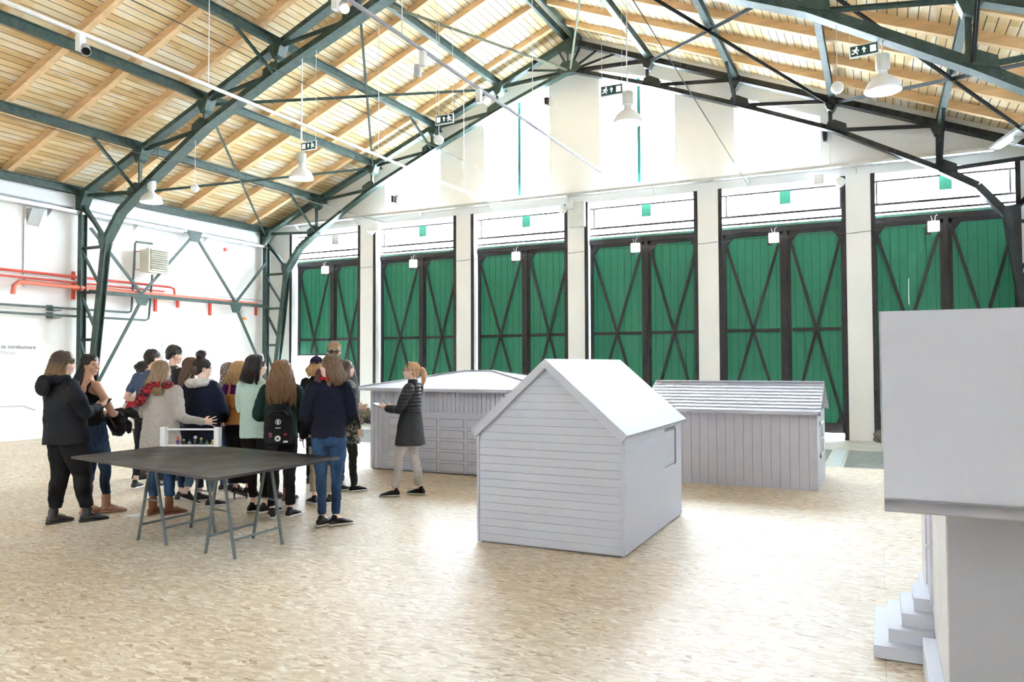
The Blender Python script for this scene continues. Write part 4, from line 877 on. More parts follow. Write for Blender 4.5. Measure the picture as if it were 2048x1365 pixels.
SK1 = skinmat('fair', (0.80, 0.52, 0.40)); SK2 = skinmat('tan', (0.58, 0.33, 0.22)); SK3 = skinmat('pale', (0.83, 0.58, 0.47))
def hairmat(nm, c0, c1=None, zsplit=None, tip=None):
    if 'hair_'+nm in MATS: return MATS['hair_'+nm]
    m, n, l, b = nodes_mat('hair_'+nm)
    tc = n.new('ShaderNodeTexCoord'); mp = n.new('ShaderNodeMapping'); mp.inputs['Scale'].default_value = (90, 90, 5); l.new(tc.outputs['Object'], mp.inputs[0])
    nz = n.new('ShaderNodeTexNoise'); nz.inputs['Scale'].default_value = 1; nz.inputs['Detail'].default_value = 3; l.new(mp.outputs[0], nz.inputs['Vector'])
    c0 = Vector(c0); c1 = Vector(c1 if c1 else c0*1.7)
    cur = ramp(n, l, nz.outputs['Fac'], [(0.35, c0), (0.65, c1)])
    if tip:
        sp = n.new('ShaderNodeSeparateXYZ'); l.new(tc.outputs['Object'], sp.inputs[0])
        mr = n.new('ShaderNodeMapRange'); mr.inputs[1].default_value = tip[1]; mr.inputs[2].default_value = tip[2]; l.new(sp.outputs['Z'], mr.inputs[0])
        cur = mixc(n, l, mr.outputs[0], tip[0], cur)
    l.new(cur, b.inputs['Base Color']); b.inputs['Roughness'].default_value = 0.42
    return m
def cloth(nm, c, var=0.08, scale=30, rough=0.85, **k): return mat('cloth_'+nm, c, rough, var=var, scale=scale, bump=0.12, bscale=260, spec=0.2, **k)
DENIM = lambda nm, c: mat('denim_'+nm, c, 0.85, var=0.38, scale=6, bump=0.2, bscale=200, spec=0.15, stretch=(3, 3, 0.8))
def hand(sb, w, d, palm, curl=0.35, spread=0.25, side=1, sc=1.0):
    """w wrist, d pointing direction, palm = palm normal, side=+1 thumb on d x palm"""
    d = Vector(d).normalized(); pn = Vector(palm); pn = (pn-d*pn.dot(d)).normalized(); a = d.cross(pn)*side
    w = Vector(w)
    for q in (-0.026, -0.009, 0.009, 0.026): sb.cap([(w+a*q*0.7+d*0.01, 0.014*sc), (w+a*q+d*0.08*sc, 0.0125*sc)], 8)
    for q, L, an in ((0.030, 0.072, 0.9), (0.011, 0.080, 0.3), (-0.009, 0.074, -0.3), (-0.028, 0.060, -0.9)):
        base = w+a*q+d*0.083*sc; dir_ = (d+a*an*spread).normalized(); p = base; pts = [(p-dir_*0.01, 0.0092*sc)]
        bend = 0
        for seg, f in ((0.42, 0.5), (0.32, 1.0), (0.26, 1.4)):
            bend += curl*f*0.6; dd = (dir_*math.cos(bend)+pn*math.sin(bend)); p = p+dd*L*seg*sc; pts.append((p, 0.0086*sc-0.0008*f))
        sb.cap(pts, 8)
    tb = w+a*0.022+d*0.028*sc; td = (a*0.75+d*0.6+pn*0.25).normalized(); t2 = (a*0.35+d*0.85+pn*0.4).normalized()
    sb.cap([(tb, 0.013*sc), (tb+td*0.036*sc, 0.011*sc), (tb+td*0.036*sc+t2*0.03*sc, 0.0088*sc)], 8)
FEMALE = dict(sh=0.165, hip=0.165, bust=0.125, waist=0.115); MALE = dict(sh=0.205, hip=0.155, bust=0.125, waist=0.14)
class Person:
    def __init__(s, label, x, y, H, rz, skin, male=False, head=0.0, nod=0.0, lean=0.0, build=1.0, stance=None, vox=0.008):
        s.t = thing('person', label, 'person', (x, y, 0.0), rz, None); s.s = H/1.68; s.skin = skin; s.male = male; s.b = build
        s.lean = lean; s.stance = stance or [(0.09, 0.0, 0.0), (-0.09, 0.0, 0.0)]; s.vox = vox
        s.shw = (0.205 if male else 0.172)*(0.5+0.5*build)
        s.hrot = Matrix.Rotation(head, 3, 'Z') @ Matrix.Rotation(nod, 3, 'X'); s.seed = random.random()*50
        s.hip = {1: v3(0.085, 0, 0.87), -1: v3(-0.085, 0, 0.87)}
        s.knee = {}; s.ank = {}; s.fyaw = {}; s.heel = {}
        for k, st in zip((1, -1), s.stance):      # k=+1 right side (+x)
            a = v3(st[0], st[1], 0.085+(st[3] if len(st) > 3 else 0)); s.ank[k] = a; s.fyaw[k] = st[2]; s.heel[k] = st[3] if len(st) > 3 else 0
            mid = (s.hip[k]+a)/2; s.knee[k] = v3(mid.x, mid.y+0.025+(st[4] if len(st) > 4 else 0), 0.475)
        s.neck = v3(0, lean-0.01, 1.44); s.hc = v3(0, lean+0.025, 1.575)
        s.sho = {k: v3(k*s.shw, lean-0.01, 1.37) for k in (1, -1)}
        s.arms = {}
    def S(s, sb):
        sb.v = [(x*s.s, y*s.s, z*s.s) for x, y, z in sb.v]; return sb
    def H_(s, p): return s.hc+s.hrot @ Vector(p)         # head-local point
    def arm(s, k, el, wr, hd=None, palm=None, curl=0.4, spread=0.2): s.arms[k] = (Vector(el), Vector(wr), hd, palm, curl, spread)
    def body(s, legs_bare=False):
        sb = SB(); X = v3(1, 0, 0); Yv = v3(0, 1, 0)
        L = s.lean
        tor = [(0.80, .10, .07, 0), (0.86, .150, .095, 0), (0.94, .145, .095, .1), (1.05, .115, .08, .3), (1.17, .125, .09, .6), (1.27, .145, .095, .8), (1.35, .14, .08, .9), (1.40, .09, .06, 1.0), (1.43, .05, .05, 1)]
        sb.loft([(v3(0, L*f-0.005, z), rx*s.b, ry*s.b, X, Yv) for z, rx, ry, f in tor])
        for k in (1, -1): sb.cap([(v3(k*0.015, L-0.012, 1.410), 0.036), (s.sho[k]-v3(k*0.035, 0, 0.014), 0.040)])
        sb.cap([(s.neck-v3(0, 0.0, 0.06), 0.056), (s.neck+v3(0, 0.005, 0.02), 0.050), (s.hc+v3(0, -0.02, -0.05), 0.048)])
        R = s.hrot
        sb.ell(s.H_((0, -0.018, 0.022)), (0.073, 0.092, 0.083), R)                 # cranium
        sb.ell(s.H_((0, 0.018, -0.02)), (0.062, 0.066, 0.075), R)                  # face
        sb.ell(s.H_((0, 0.034, -0.066)), (0.044, 0.044, 0.034), R)                 # jaw
        sb.ell(s.H_((0, 0.063, -0.088)), (0.020, 0.018, 0.018), R)                 # chin
        sb.cap([(s.H_((0, 0.076, 0.012)), 0.008), (s.H_((0, 0.098, -0.022)), 0.0115), (s.H_((0, 0.080, -0.030)), 0.012)], 8)   # nose
        for k in (1, -1):
            sb.ell(s.H_((k*0.033, 0.060, -0.028)), (0.020, 0.020, 0.020), R)      # cheek
            sb.cap([(s.H_((k*0.012, 0.078, 0.022)), 0.007), (s.H_((k*0.042, 0.066, 0.022)), 0.008)], 8)    # brow
            sb.ell(s.H_((k*0.074, -0.008, -0.012)), (0.010, 0.020, 0.031), R)      # ear
        sb.cap([(s.H_((-0.018, 0.080, -0.057)), 0.0065), (s.H_((0, 0.086, -0.056)), 0.0075), (s.H_((0.018, 0.080, -0.057)), 0.0065)], 8)  # lips
        sb.cap([(s.H_((-0.014, 0.079, -0.066)), 0.007), (s.H_((0.014, 0.079, -0.066)), 0.007)], 8)
        for k in (1, -1):
            el, wr, hd, palm, curl, spread = s.arms[k]
            m_ = el.lerp(wr, 0.3)
            sb.cap([(s.sho[k]-v3(k*0.02, 0, 0.01), 0.052), (s.sho[k].lerp(el, 0.45), 0.045), (el, 0.036), (m_, 0.036), (wr, 0.024)])
            hand(sb, wr, hd if hd is not None else (wr-el), palm if palm is not None else (-k, 0, 0), curl, spread, 1 if k > 0 else -1)
            h, kn, an = s.hip[k], s.knee[k], s.ank[k]
            sb.cap([(h, 0.07*s.b), (h.lerp(kn, 0.5), 0.058*s.b), (kn, 0.044), (kn.lerp(an, 0.3)+v3(0, -0.012, 0), 0.038), (an, 0.029)])
            sb.cap([(an, 0.034), (an+v3(math.sin(s.fyaw[k])*-0.08, math.cos(s.fyaw[k])*0.08, -0.05-s.heel[k]*0.6), 0.025)])
        o = fuse(s.S(sb), 'body', s.skin, s.t, s.vox, 5)
        # eyes, brows and lips
        mb = MB()
        for k in (1, -1): mb.sphere(s.H_((k*0.030, 0.0655, 0.001))*s.s, 0.0105*s.s, 12, 8)
        mb.build('eyes', mat('eye_white', (0.55, 0.50, 0.47), 0.4), s.t, smooth=True)
        mb = MB()
        for k in (1, -1): mb.sphere(s.H_((k*0.030, 0.0710, 0.001))*s.s, 0.0062*s.s, 10, 6)
        mb.build('pupils', mat('pupil', (0.02, 0.014, 0.01), 0.2), s.t, smooth=True)
        for k in (1, -1):
            mb = MB(); mb.tube([s.H_(p)*s.s for p in ((k*0.013, 0.0835, 0.022), (k*0.03, 0.0790, 0.028), (k*0.046, 0.0680, 0.024))], 0.0020*s.s, 6)
            lid = MB(); lid.tube([s.H_(p)*s.s for p in ((k*0.019, 0.0730, 0.0075), (k*0.03, 0.0755, 0.0115), (k*0.041, 0.0705, 0.0075))], 0.0013*s.s, 6)
            mb.build('eyebrow', mat('brow_brown', (0.05, 0.03, 0.02), 0.7), s.t); lid.build('eyelashes', mat('brow_brown', (0.05, 0.03, 0.02), 0.7), s.t)
        MB().tube([s.H_(p)*s.s for p in ((-0.021, 0.081, -0.060), (-0.008, 0.0895, -0.0605), (0.008, 0.0895, -0.0605), (0.021, 0.081, -0.060))], 0.0032*s.s, 8).build('lips', mat('lip_rose', (0.52, 0.18, 0.16), 0.45), s.t, smooth=True)
        return s
    def pants(s, mt, name='trousers', r=(0.094, 0.080, 0.060, 0.052, 0.045), hem=0.09, top=0.98, lab=None, fold=0.010):
        sb = SB(); X = v3(1, 0, 0); Yv = v3(0, 1, 0); b = s.b
        sb.loft([(v3(0, -0.01, z), rx*b, ry*b, X, Yv) for z, rx, ry in ((0.80, .12, .09), (0.86, .170, .115), (0.92, .168, .112), (top, .150, .10))])
        for k in (1, -1):
            h, kn, an = s.hip[k], s.knee[k], s.ank[k]
            e = kn.lerp(an, (0.475-hem)/(0.475-0.085) if hem > 0.09 else 1.0)
            sb.cap([(h+v3(0, -0.01, -0.02), r[0]*b), (h.lerp(kn, 0.5), r[1]*b), (kn, r[2]*(0.5+0.5*b)), (kn.lerp(an, 0.35)+v3(0, -0.012, 0), r[3]*(0.5+0.5*b))])
            dd = (an-kn).normalized(); a0 = kn.lerp(an, 0.3)+v3(0, -0.012, 0); U = dd.cross(v3(0, 1, 0)).normalized(); V = dd.cross(U)
            rr = [(a0, r[3]*(0.5+0.5*b))]+[(a0.lerp(e, f), r[3]*(0.5+.5*b)+(r[4]-r[3]*(0.5+.5*b))*f) for f in (0.3, 0.6, 0.85, 1.0)]
            sb.loft([(c, q, q, U, V) for c, q in rr])
        return fuse(s.S(sb), name, mt, s.t, 0.010, 3, fold, (8, 8, 16), s.seed, lab)
    def top(s, mt, hem=0.88, name='sweater', w=(.180, .160, .165, .165), dpt=(.125, .115, .118, .115), sl=(0.068, 0.058, 0.050, 0.042), sleeve=1.0, neck=0.060, lab=None, fold=0.010, collar=0.0, flare=0.0):
        sb = SB(); X = v3(1, 0, 0); Yv = v3(0, 1, 0); L = s.lean; b = s.b; st = s.shw/0.172
        rings = []
        zs = [hem+(1.0-hem)*f for f in (0, 0.35, 0.7)] if hem < 0.95 else [hem]
        for z in zs:
            f = (1.0-z)/max(0.01, 1.0-hem); rings.append((z, w[0]*(1+flare*f), dpt[0]*(1+flare*f), 0.05))
        rings += [(1.06, w[1], dpt[1], .3), (1.16, w[2], dpt[2], .6), (1.26, w[3]*st, dpt[3], .8), (1.33, w[3]*st*0.97, dpt[3]*0.9, .9), (1.385, .135*st, .085, 1.0), (1.425, 0.078, 0.07, 1.0), (1.445+collar, neck, neck, 1.0)]
        if sleeve <= 0: rings = [r_ for r_ in rings if r_[0] < 1.1]+[(1.16, .142, .108, .6), (1.24, .146, .112, .8), (1.29, .140, .100, .85)]
        sb.loft([(v3(0, L*f-0.005, z), rx*b if z < 1.36 else rx, ry*b if z < 1.36 else ry, X, Yv) for z, rx, ry, f in rings], 28)
        for k in (1, -1):
            el, wr = s.arms[k][0], s.arms[k][1]
            if sleeve <= 0: sb.cap([(v3(k*0.105, L-0.085, 1.27), .016), (v3(k*0.10, L-0.07, 1.36), .014), (v3(k*0.095, L-0.01, 1.405), .014), (v3(k*0.095, L+0.065, 1.34), .014), (v3(k*0.10, L+0.085, 1.27), .016)], 8)
            full = [(s.sho[k]-v3(k*0.025, 0, 0.012), sl[0]), (s.sho[k].lerp(el, 0.5), sl[1]), (el, sl[2]), (el.lerp(wr, 0.5), sl[2]*0.95), (wr, sl[3])]
            if sleeve >= 1: ch = full
            elif sleeve <= 0: ch = None
            else: ch = [full[0], (s.sho[k].lerp(el, sleeve), sl[1])]
            if ch: sb.cap(ch, 16)
        return fuse(s.S(sb), name, mt, s.t, 0.010, 4, fold, (9, 9, 5), s.seed, lab)
    def shoes(s, mt, sole=None, kind='shoe', hi=0.0, lab=None, big=1.0):
        for k in (1, -1):
            a = s.ank[k]; yw = s.fyaw[k]; f = v3(-math.sin(yw), math.cos(yw), 0); r = v3(math.cos(yw), math.sin(yw), 0); U = v3(0, 0, 1)
            pit = s.heel[k]; fd = (f*0.15-U*pit).normalized() if pit else f; un = r.cross(fd).normalized(); un = un if un.z > 0 else -un
            base = v3(a.x, a.y, 0)+U*pit-fd*0.055
            def ring(t, hw, z0, z1, off=0): c = base+fd*t+un*(z0+z1)/2+r*off*k; return (c, hw*big, (z1-z0)/2*1.0, r, un)
            sb = SB()
            sb.loft([ring(-0.012, .018, .015, .05), ring(0.0, .030, .012, .075), ring(0.03, .034, .012, .10), ring(0.07, .036, .012, .10), ring(0.11, .040, .012, .078), ring(0.16, .045, .012, .058), ring(0.20, .043, .012, .045), ring(0.225, .034, .012, .036), ring(0.24, .018, .014, .028)], 18)
            if hi: sb.cap([(base+fd*0.05+un*0.07, 0.044), (base+fd*0.05+un*(0.09+hi), 0.047)])
            else: sb.cap([(base+fd*0.045+un*0.06, 0.036), (base+fd*0.045+un*0.085, 0.035)])
            o = fuse(s.S(sb), kind, mt, s.t, 0.006, 2, 0, seed=s.seed)
            sl = SB(); sl.loft([(base+fd*t+un*0.0125, hw*big, 0.0125, r, un) for t, hw in ((-0.02, .012), (-0.008, .030), (0.03, .036), (0.08, .036), (0.13, .042), (0.17, .048), (0.21, .045), (0.238, .033), (0.25, .014))], 16)
            s.S(sl).build('sole', sole or M_blackp, o, smooth='auto')
            lc = MB()
            for q in range(4):
                c = base+fd*(0.085+q*0.024)+un*(0.096-q*0.011); lc.tube([(c-r*0.022-un*.006)*s.s, (c+un*0.006)*s.s, (c+r*0.022-un*.006)*s.s], 0.0032*s.s, 5)
            lc.build('laces', sole or M_blackp, o)
            if o and lab: o['label'] = lab
    def hair(s, mt, style='long', length=0.35, wave=0.0, vol=1.0, back=0.0, seed=1, parting=0.0):
        rnd = random.Random(seed); sb = SB(); R = s.hrot
        sb.ell(s.H_((0, -0.026, 0.032)), (0.084*vol, 0.098*vol, 0.088), R)
        if style in ('short',): sb.ell(s.H_((0, -0.02, 0.045)), (0.080, 0.096, 0.082), R); sb.ell(s.H_((0, -0.075, -0.02)), (0.06, 0.035, 0.055), R)
        else: sb.ell(s.H_((0, -0.06, -0.01)), (0.078*vol, 0.062*vol, 0.085), R)
        if style == 'bun': sb.ell(s.H_((0, -0.065, 0.145)), (0.060, 0.055, 0.052), R); sb.ell(s.H_((0.02, -0.05, 0.165)), (0.035, 0.04, 0.035), R); sb.ell(s.H_((-0.03, -0.08, 0.15)), (0.035, 0.035, 0.04), R)
        if style == 'lowbun': sb.ell(s.H_((0, -0.13, 0.03)), (0.04, 0.035, 0.04), R)
        hang = style in ('long', 'wavy', 'bob', 'curly')
        zb = s.hc.z-length
        def hangpt(p, f, an):                  # follow neck / shoulders / back
            return p
        if hang:
            rings = []
            N = 9
            for i in range(N+1):
                f = i/N; z = 0.02-(length)*f
                w_ = (0.088+0.035*min(1, f*2.2)*vol)*(1.0-0.25*max(0, f-0.7)/0.3); d_ = 0.048-0.018*f
                back_y = -0.062-0.055*min(1, f*length/0.17)
                c = s.hc+R @ v3(0, back_y, 0)+v3(0, 0, z); rings.append((c, w_*vol, d_, R @ v3(1, 0, 0), R @ v3(0, 1, 0)))
            sb.loft(rings, 24)
            if length > 0.12:
                for k in (1, -1):              # side locks
                    pts = [(s.H_((k*0.062, -0.005, 0.05)), 0.022), (s.H_((k*0.080, -0.022, -0.03)), 0.020), (s.hc+R @ v3(k*0.086, -0.035, 0)+v3(0, 0, -min(length*0.6, 0.16)), 0.022*vol), (s.hc+R @ v3(k*0.095, -0.055, 0)+v3(0, 0, -min(length*0.9, 0.26)), 0.018)]
                    sb.cap(pts, 10)
        if style == 'ponytail':
            sb.cap([(s.H_((0, -0.115, 0.03)), 0.020), (s.H_((0, -0.155, 0.03)), 0.028), (s.H_((0, -0.175, -0.03)), 0.034), (s.H_((0, -0.17, -0.10)), 0.030), (s.H_((0, -0.16, -0.17)), 0.012)])
        o = fuse(s.S(sb), 'hair', mt, s.t, 0.007, 4, 0.006 if style in ('long', 'bob') else 0.010, (60, 60, 6) if wave == 0 else (36, 36, 14), s.seed)
        # strands
        st = MB()
        if hang:
            for i in range(170):
                an = rnd.uniform(-1.95, 1.95); d_ = v3(math.sin(an), -math.cos(an), 0)
                e0 = rnd.uniform(0.5, 1.25); pts = []; rs = []; L_ = length*rnd.uniform(0.80, 1.06); ph = rnd.uniform(0, 6.28); A = wave*rnd.uniform(0.6, 1.2); jr = rnd.uniform(-0.006, 0.008)
                for j in range(4):
                    el = e0*(1-j/3.0); pts.append(s.H_((d_.x*(0.084*vol+jr)*math.cos(el), -0.026+d_.y*(0.098*vol+jr)*math.cos(el), 0.032+0.090*math.sin(el)))); rs.append(0.004)
                M_ = 10
                for j in range(1, M_+1):
                    f = j/M_; z = 0.03-L_*f; w_ = 0.086*vol+(0.040*vol)*min(1, f*2.0); yy = -0.026+d_.y*0.092*vol-0.05*min(1, f*L_/0.17)*(1 if d_.y < 0.2 else 0.6)
                    if d_.y > -0.2: yy -= 0.05*min(1, f*1.6)
                    off = v3(d_.x*w_, max(yy, -0.168), z)+v3(math.sin(ph+f*L_*38)*A, -math.cos(ph*1.3+f*L_*31)*A*0.6, 0)
                    pts.append(s.hc+R @ v3(off.x, off.y, 0)+v3(0, 0, off.z)); rs.append(0.0052*(1-f*0.75))
                st.tube([p*s.s for p in pts], 1, 5, True, [r*s.s for r in rs])
        else:
            for i in range(90):
                an = rnd.uniform(-2.5, 2.5); d_ = v3(math.sin(an), -math.cos(an), 0); pts = []
                for j in range(5):
                    if style == 'short': el = rnd.uniform(0.1, 1.3); q = 0.010*j/4; pts.append(s.H_((d_.x*(0.080+q)*math.cos(el), -0.02+d_.y*(0.096+q*0.6)*math.cos(el), 0.045+(0.082+q)*math.sin(el)))) if j in (0, 4) else None
                    else:
                        el = 1.25*(j/4.0)-0.3; pts.append(s.H_((d_.x*0.0855*math.cos(el), -0.026+d_.y*0.0995*math.cos(el), 0.032+0.0895*math.sin(el))))
                if len(pts) >= 2: st.tube([p*s.s for p in pts], 0.0028*s.s, 5)
            if style == 'ponytail':
                for i in range(40):
                    a_ = rnd.uniform(0, 6.28); q = v3(math.cos(a_), math.sin(a_), 0)
                    st.tube([s.H_(v3(*p)+q*r_)*s.s for p, r_ in (((0, -0.115, 0.03), .018), ((0, -0.155, 0.03), .028), ((0, -0.175, -0.03), .035), ((0, -0.17, -0.10), .030), ((0, -0.16, -0.18), .012))], 0.0022, 5)
            if style == 'bun':
                for i in range(40):
                    a_ = rnd.uniform(0, 6.28); b_ = rnd.uniform(-1, 1)
                    st.tube([s.H_((0.062*math.cos(a_+t), -0.065+0.056*math.sin(a_+t)*math.cos(b_*1.2), 0.147+0.054*math.sin(a_+t)*math.sin(b_*1.2)+0.02*b_))*s.s for t in (0, 0.4, 0.8, 1.2)], 0.003, 5)
        if st.v: st.build('strands', mt, o, smooth=True)
        return o
def at_px(px, fy, side=0):
    """floor point seen at image pixel (px, fy)"""
    d = fw+r2*((px-1024)/FPX)-u2*((fy-682.5)/FPX); t = -CAMH/d.z; return d.x*t, d.y*t, t
def height(px, hy, depth): 
    d = fw+r2*((px-1024)/FPX)-u2*((hy-682.5)/FPX); return CAMH+d.z*depth
def P_(label, px, fy, hy, a, skin, **k):
    """px,fy feet pixel; hy pixel row of the crown; a = facing relative to the view ray in degrees (0 away, +90 left, -90 right)"""
    x, y, t = at_px(px, fy); H = height(px, hy, t)
    k.setdefault('head', 0.0)
    return Person(label, x, y, H, heading(px)+math.radians(a), skin, **k)
rad = math.radians
HANG = lambda s, k, f=0.05: s.arm(k, (k*(s.shw+0.05), s.lean-0.03, 1.08), (k*(s.shw+0.06), f, 0.84))
FOLD = lambda s, k: s.arm(k, (k*(s.shw+0.03), 0.02, 1.09), (k*0.05, 0.19, 1.10), hd=(-k, 0.1, 0.05), palm=(0, -1, 0))
wsole = mat('rubber_white', (0.75, 0.74, 0.72), 0.6)
black = cloth('black', (0.014, 0.014, 0.016)); navy = cloth('navy', (0.012, 0.016, 0.038))
blackshoe = mat('shoe_black', (0.014, 0.013, 0.013), 0.5)
# 1 woman in the black hoodie
p = P_('person in black hooded jacket and trousers with blonde-tipped hair, leftmost of the group', 131, 1047, 706, -62, SK1, head=rad(-12), nod=rad(-14), build=1.22, lean=-0.05, stance=[(0.10, 0.16, rad(-12)), (-0.10, -0.06, rad(2))])
p.arm(1, (0.27, 0.03, 1.09), (0.08, 0.27, 1.13), hd=(-0.6, 0.8, 0.15), palm=(-0.5, 0, 0.6), curl=0.7); p.arm(-1, (-0.25, 0.06, 1.08), (-0.06, 0.29, 1.13), hd=(0.6, 0.8, 0.2), palm=(0.5, 0, 0.6), curl=0.7)
p.body(); p.pants(black, r=(0.108, 0.098, 0.080, 0.074, 0.062), hem=0.15); p.top(cloth('black_fleece', (0.016, 0.017, 0.021)), hem=0.78, name='hooded_jacket', w=(.195, .175, .172, .172), dpt=(.155, .145, .135, .122), sl=(0.080, 0.072, 0.064, 0.044), fold=0.014)
sb = SB(); hl = p.lean-0.03; sb.cap([(v3(-0.11, hl+0.02, 1.43), .035), (v3(-0.10, hl-0.09, 1.42), .048), (v3(0, hl-0.15, 1.40), .058), (v3(0.10, hl-0.09, 1.42), .048), (v3(0.11, hl+0.02, 1.43), .035)]); sb.ell(v3(0, hl-0.15, 1.35), (0.10, 0.06, 0.09)); fuse(p.S(sb), 'hood', cloth('black_fleece', (0,)*3), p.t, 0.009, 5, 0.01, seed=4)
p.shoes(mat('shoe_charcoal', (0.06, 0.058, 0.06), 0.6, var=0.3, scale=20), mat('rubber_dark', (0.04, 0.04, 0.045), 0.7), hi=0.03, big=1.15)
p.hair(hairmat('ombre', (0.045, 0.028, 0.02), (0.12, 0.07, 0.04), tip=((0.50, 0.30, 0.13), 1.48, 1.70)), 'wavy', 0.24, 0.010, 1.05, seed=11)
w1 = p
# 2 woman with long black hair and tan boots
p = P_('person with long straight black hair looking at the camera, black tank top, blue jeans', 187, 1028, 711, -58, SK2, head=rad(-86), nod=rad(-3), lean=-0.07, build=0.97, stance=[(0.07, 0.10, rad(-25)), (-0.07, -0.03, rad(-18))], vox=0.007)
p.arm(1, (0.23, 0.05, 1.06), (0.06, 0.22, 1.05), hd=(-0.9, 0.25, -0.1), palm=(0, -0.8, -0.2), curl=0.5, spread=0.4); p.arm(-1, (-0.21, 0.08, 1.06), (-0.02, 0.26, 1.04), hd=(0.9, 0.1, 0.1), palm=(0, -0.8, 0.2), curl=0.5)
p.body(); p.pants(DENIM('mid', (0.035, 0.062, 0.115)), name='jeans', r=(0.096, 0.082, 0.060, 0.053, 0.045), hem=0.20)
p.top(black, hem=0.93, name='sleeveless_top', w=(.152, .130, .14, .135), dpt=(.115, .10, .11, .095), sleeve=0, fold=0.006)
p.shoes(mat('boot_tan', (0.50, 0.27, 0.20), 0.6, var=0.1, scale=20), mat('sole_tan', (0.42, 0.24, 0.18), 0.6), kind='boot', hi=0.09, lab='tan lace-up ankle boot')
p.hair(hairmat('black', (0.008, 0.006, 0.006), (0.02, 0.016, 0.015)), 'long', 0.50, 0, 1.0, seed=12)
w2 = p
# 3 man in blue t-shirt
p = P_('person in slate blue t-shirt and dark jeans with white-toed sneakers, beside the red bag', 296, 976, 702, -35, SK1, male=True, head=rad(-30), lean=0.06, stance=[(0.11, -0.02, rad(-10)), (-0.10, -0.10, rad(12))])
HANG(p, 1); p.arm(-1, (-0.31, 0.0, 1.09), (-0.14, 0.16, 1.08), hd=(0.9, 0.3, 0), palm=(0, -1, 0)); p.body(); p.pants(DENIM('black', (0.018, 0.02, 0.028)), name='jeans', hem=0.16); p.top(cloth('slate_blue', (0.065, 0.095, 0.17)), hem=0.86, name='t_shirt', w=(.19, .18, .185, .185), sleeve=0.62)
p.shoes(blackshoe, wsole); p.hair(hairmat('darkbrown', (0.018, 0.012, 0.01)), 'short', seed=13)
# 4 second man
x, y, t_ = at_px(337, 962)
p = Person('tall person with short dark hair, head above the others at the left of the group', x, y, height(337, 694, t_), heading(336)+rad(-55), SK1, male=True, head=rad(-20), nod=rad(-10), lean=0.05)
HANG(p, 1); HANG(p, -1); p.body(); p.pants(black); p.top(cloth('charcoal', (0.04, 0.04, 0.045)), hem=0.86); p.shoes(blackshoe); p.hair(MATS['hair_darkbrown'], 'short', seed=14)
# 5 woman carrying the red bag, mostly hidden
p = Person('person in white tunic and brown tights, almost hidden behind the blue t-shirt', *at_px(281, 958)[:2], 1.70, heading(284)+rad(-60), SK1, lean=0.02)
HANG(p, 1); p.arm(-1, (-0.22, -0.03, 1.10), (-0.22, 0.10, 1.06)); p.body(); p.pants(mat('tights_brown', (0.10, 0.045, 0.03), 0.7), name='tights', fold=0.002); p.top(cloth('offwhite', (0.70, 0.68, 0.64)), hem=0.72, name='white_tunic', flare=0.15); p.shoes(blackshoe); p.hair(MATS['hair_darkbrown'], 'lowbun', seed=15)
w5 = p
# 6 woman in grey cardigan
p = P_('person in long pale grey cardigan with red plaid scarf and straight ash-blonde hair', 321, 1030, 724, -25, SK3, head=rad(-25), nod=rad(-4), build=1.08, stance=[(0.09, 0.02, rad(-45)), (-0.08, 0.0, rad(-20))], vox=0.007)
p.arm(1, (0.225, -0.05, 1.07), (0.43, 0.03, 1.015), hd=(0.92, 0.22, -0.02), palm=(-0.4, 0.7, 0), curl=0.12, spread=0.5); p.arm(-1, (-0.22, 0.06, 1.10), (-0.05, 0.22, 1.1))
p.body(); p.pants(DENIM('blue', (0.035, 0.075, 0.15)), name='jeans', r=(0.096, 0.085, 0.066, 0.060, 0.055), hem=0.20)
p.top(cloth('pale_grey', (0.44, 0.40, 0.37)), hem=0.60, name='cardigan', w=(.190, .175, .172, .170), dpt=(.145, .135, .13, .12), sl=(0.074, 0.062, 0.054, 0.040), flare=0.12, fold=0.016)
m, n, l, b = nodes_mat('cloth_plaid'); tc = n.new('ShaderNodeTexCoord'); ck = n.new('ShaderNodeTexChecker'); ck.inputs['Scale'].default_value = 26; l.new(tc.outputs['Object'], ck.inputs['Vector']); ck.inputs['Color1'].default_value = (0.45, 0.02, 0.03, 1); ck.inputs['Color2'].default_value = (0.03, 0.01, 0.015, 1); l.new(ck.outputs['Color'], b.inputs['Base Color']); b.inputs['Roughness'].default_value = 0.9
sb = SB(); sb.cap([(v3(0.06, 0.07, 1.42), .035), (v3(0.105, -0.02, 1.43), .040), (v3(0.05, -0.11, 1.43), .045), (v3(-0.06, -0.12, 1.42), .045), (v3(-0.12, -0.03, 1.40), .045), (v3(-0.08, 0.08, 1.38), .045)]); sb.cap([(v3(-0.10, -0.10, 1.40), .05), (v3(-0.15, -0.16, 1.30), .055), (v3(-0.17, -0.16, 1.24), .05)]); fuse(p.S(sb), 'scarf', MATS['cloth_plaid'], p.t, 0.009, 3, 0.014, (20, 20, 20), 3, 'red and black plaid scarf')
p.shoes(mat('boot_brown', (0.16, 0.065, 0.025), 0.6, var=0.2, scale=15), mat('sole_brown', (0.25, 0.12, 0.05), 0.6), kind='boot', hi=0.08, lab='rust-brown ankle boot with red laces', big=1.1)
p.hair(hairmat('ashblonde', (0.20, 0.125, 0.07), (0.36, 0.24, 0.14)), 'long', 0.30, 0, 1.0, seed=16)
w6 = p
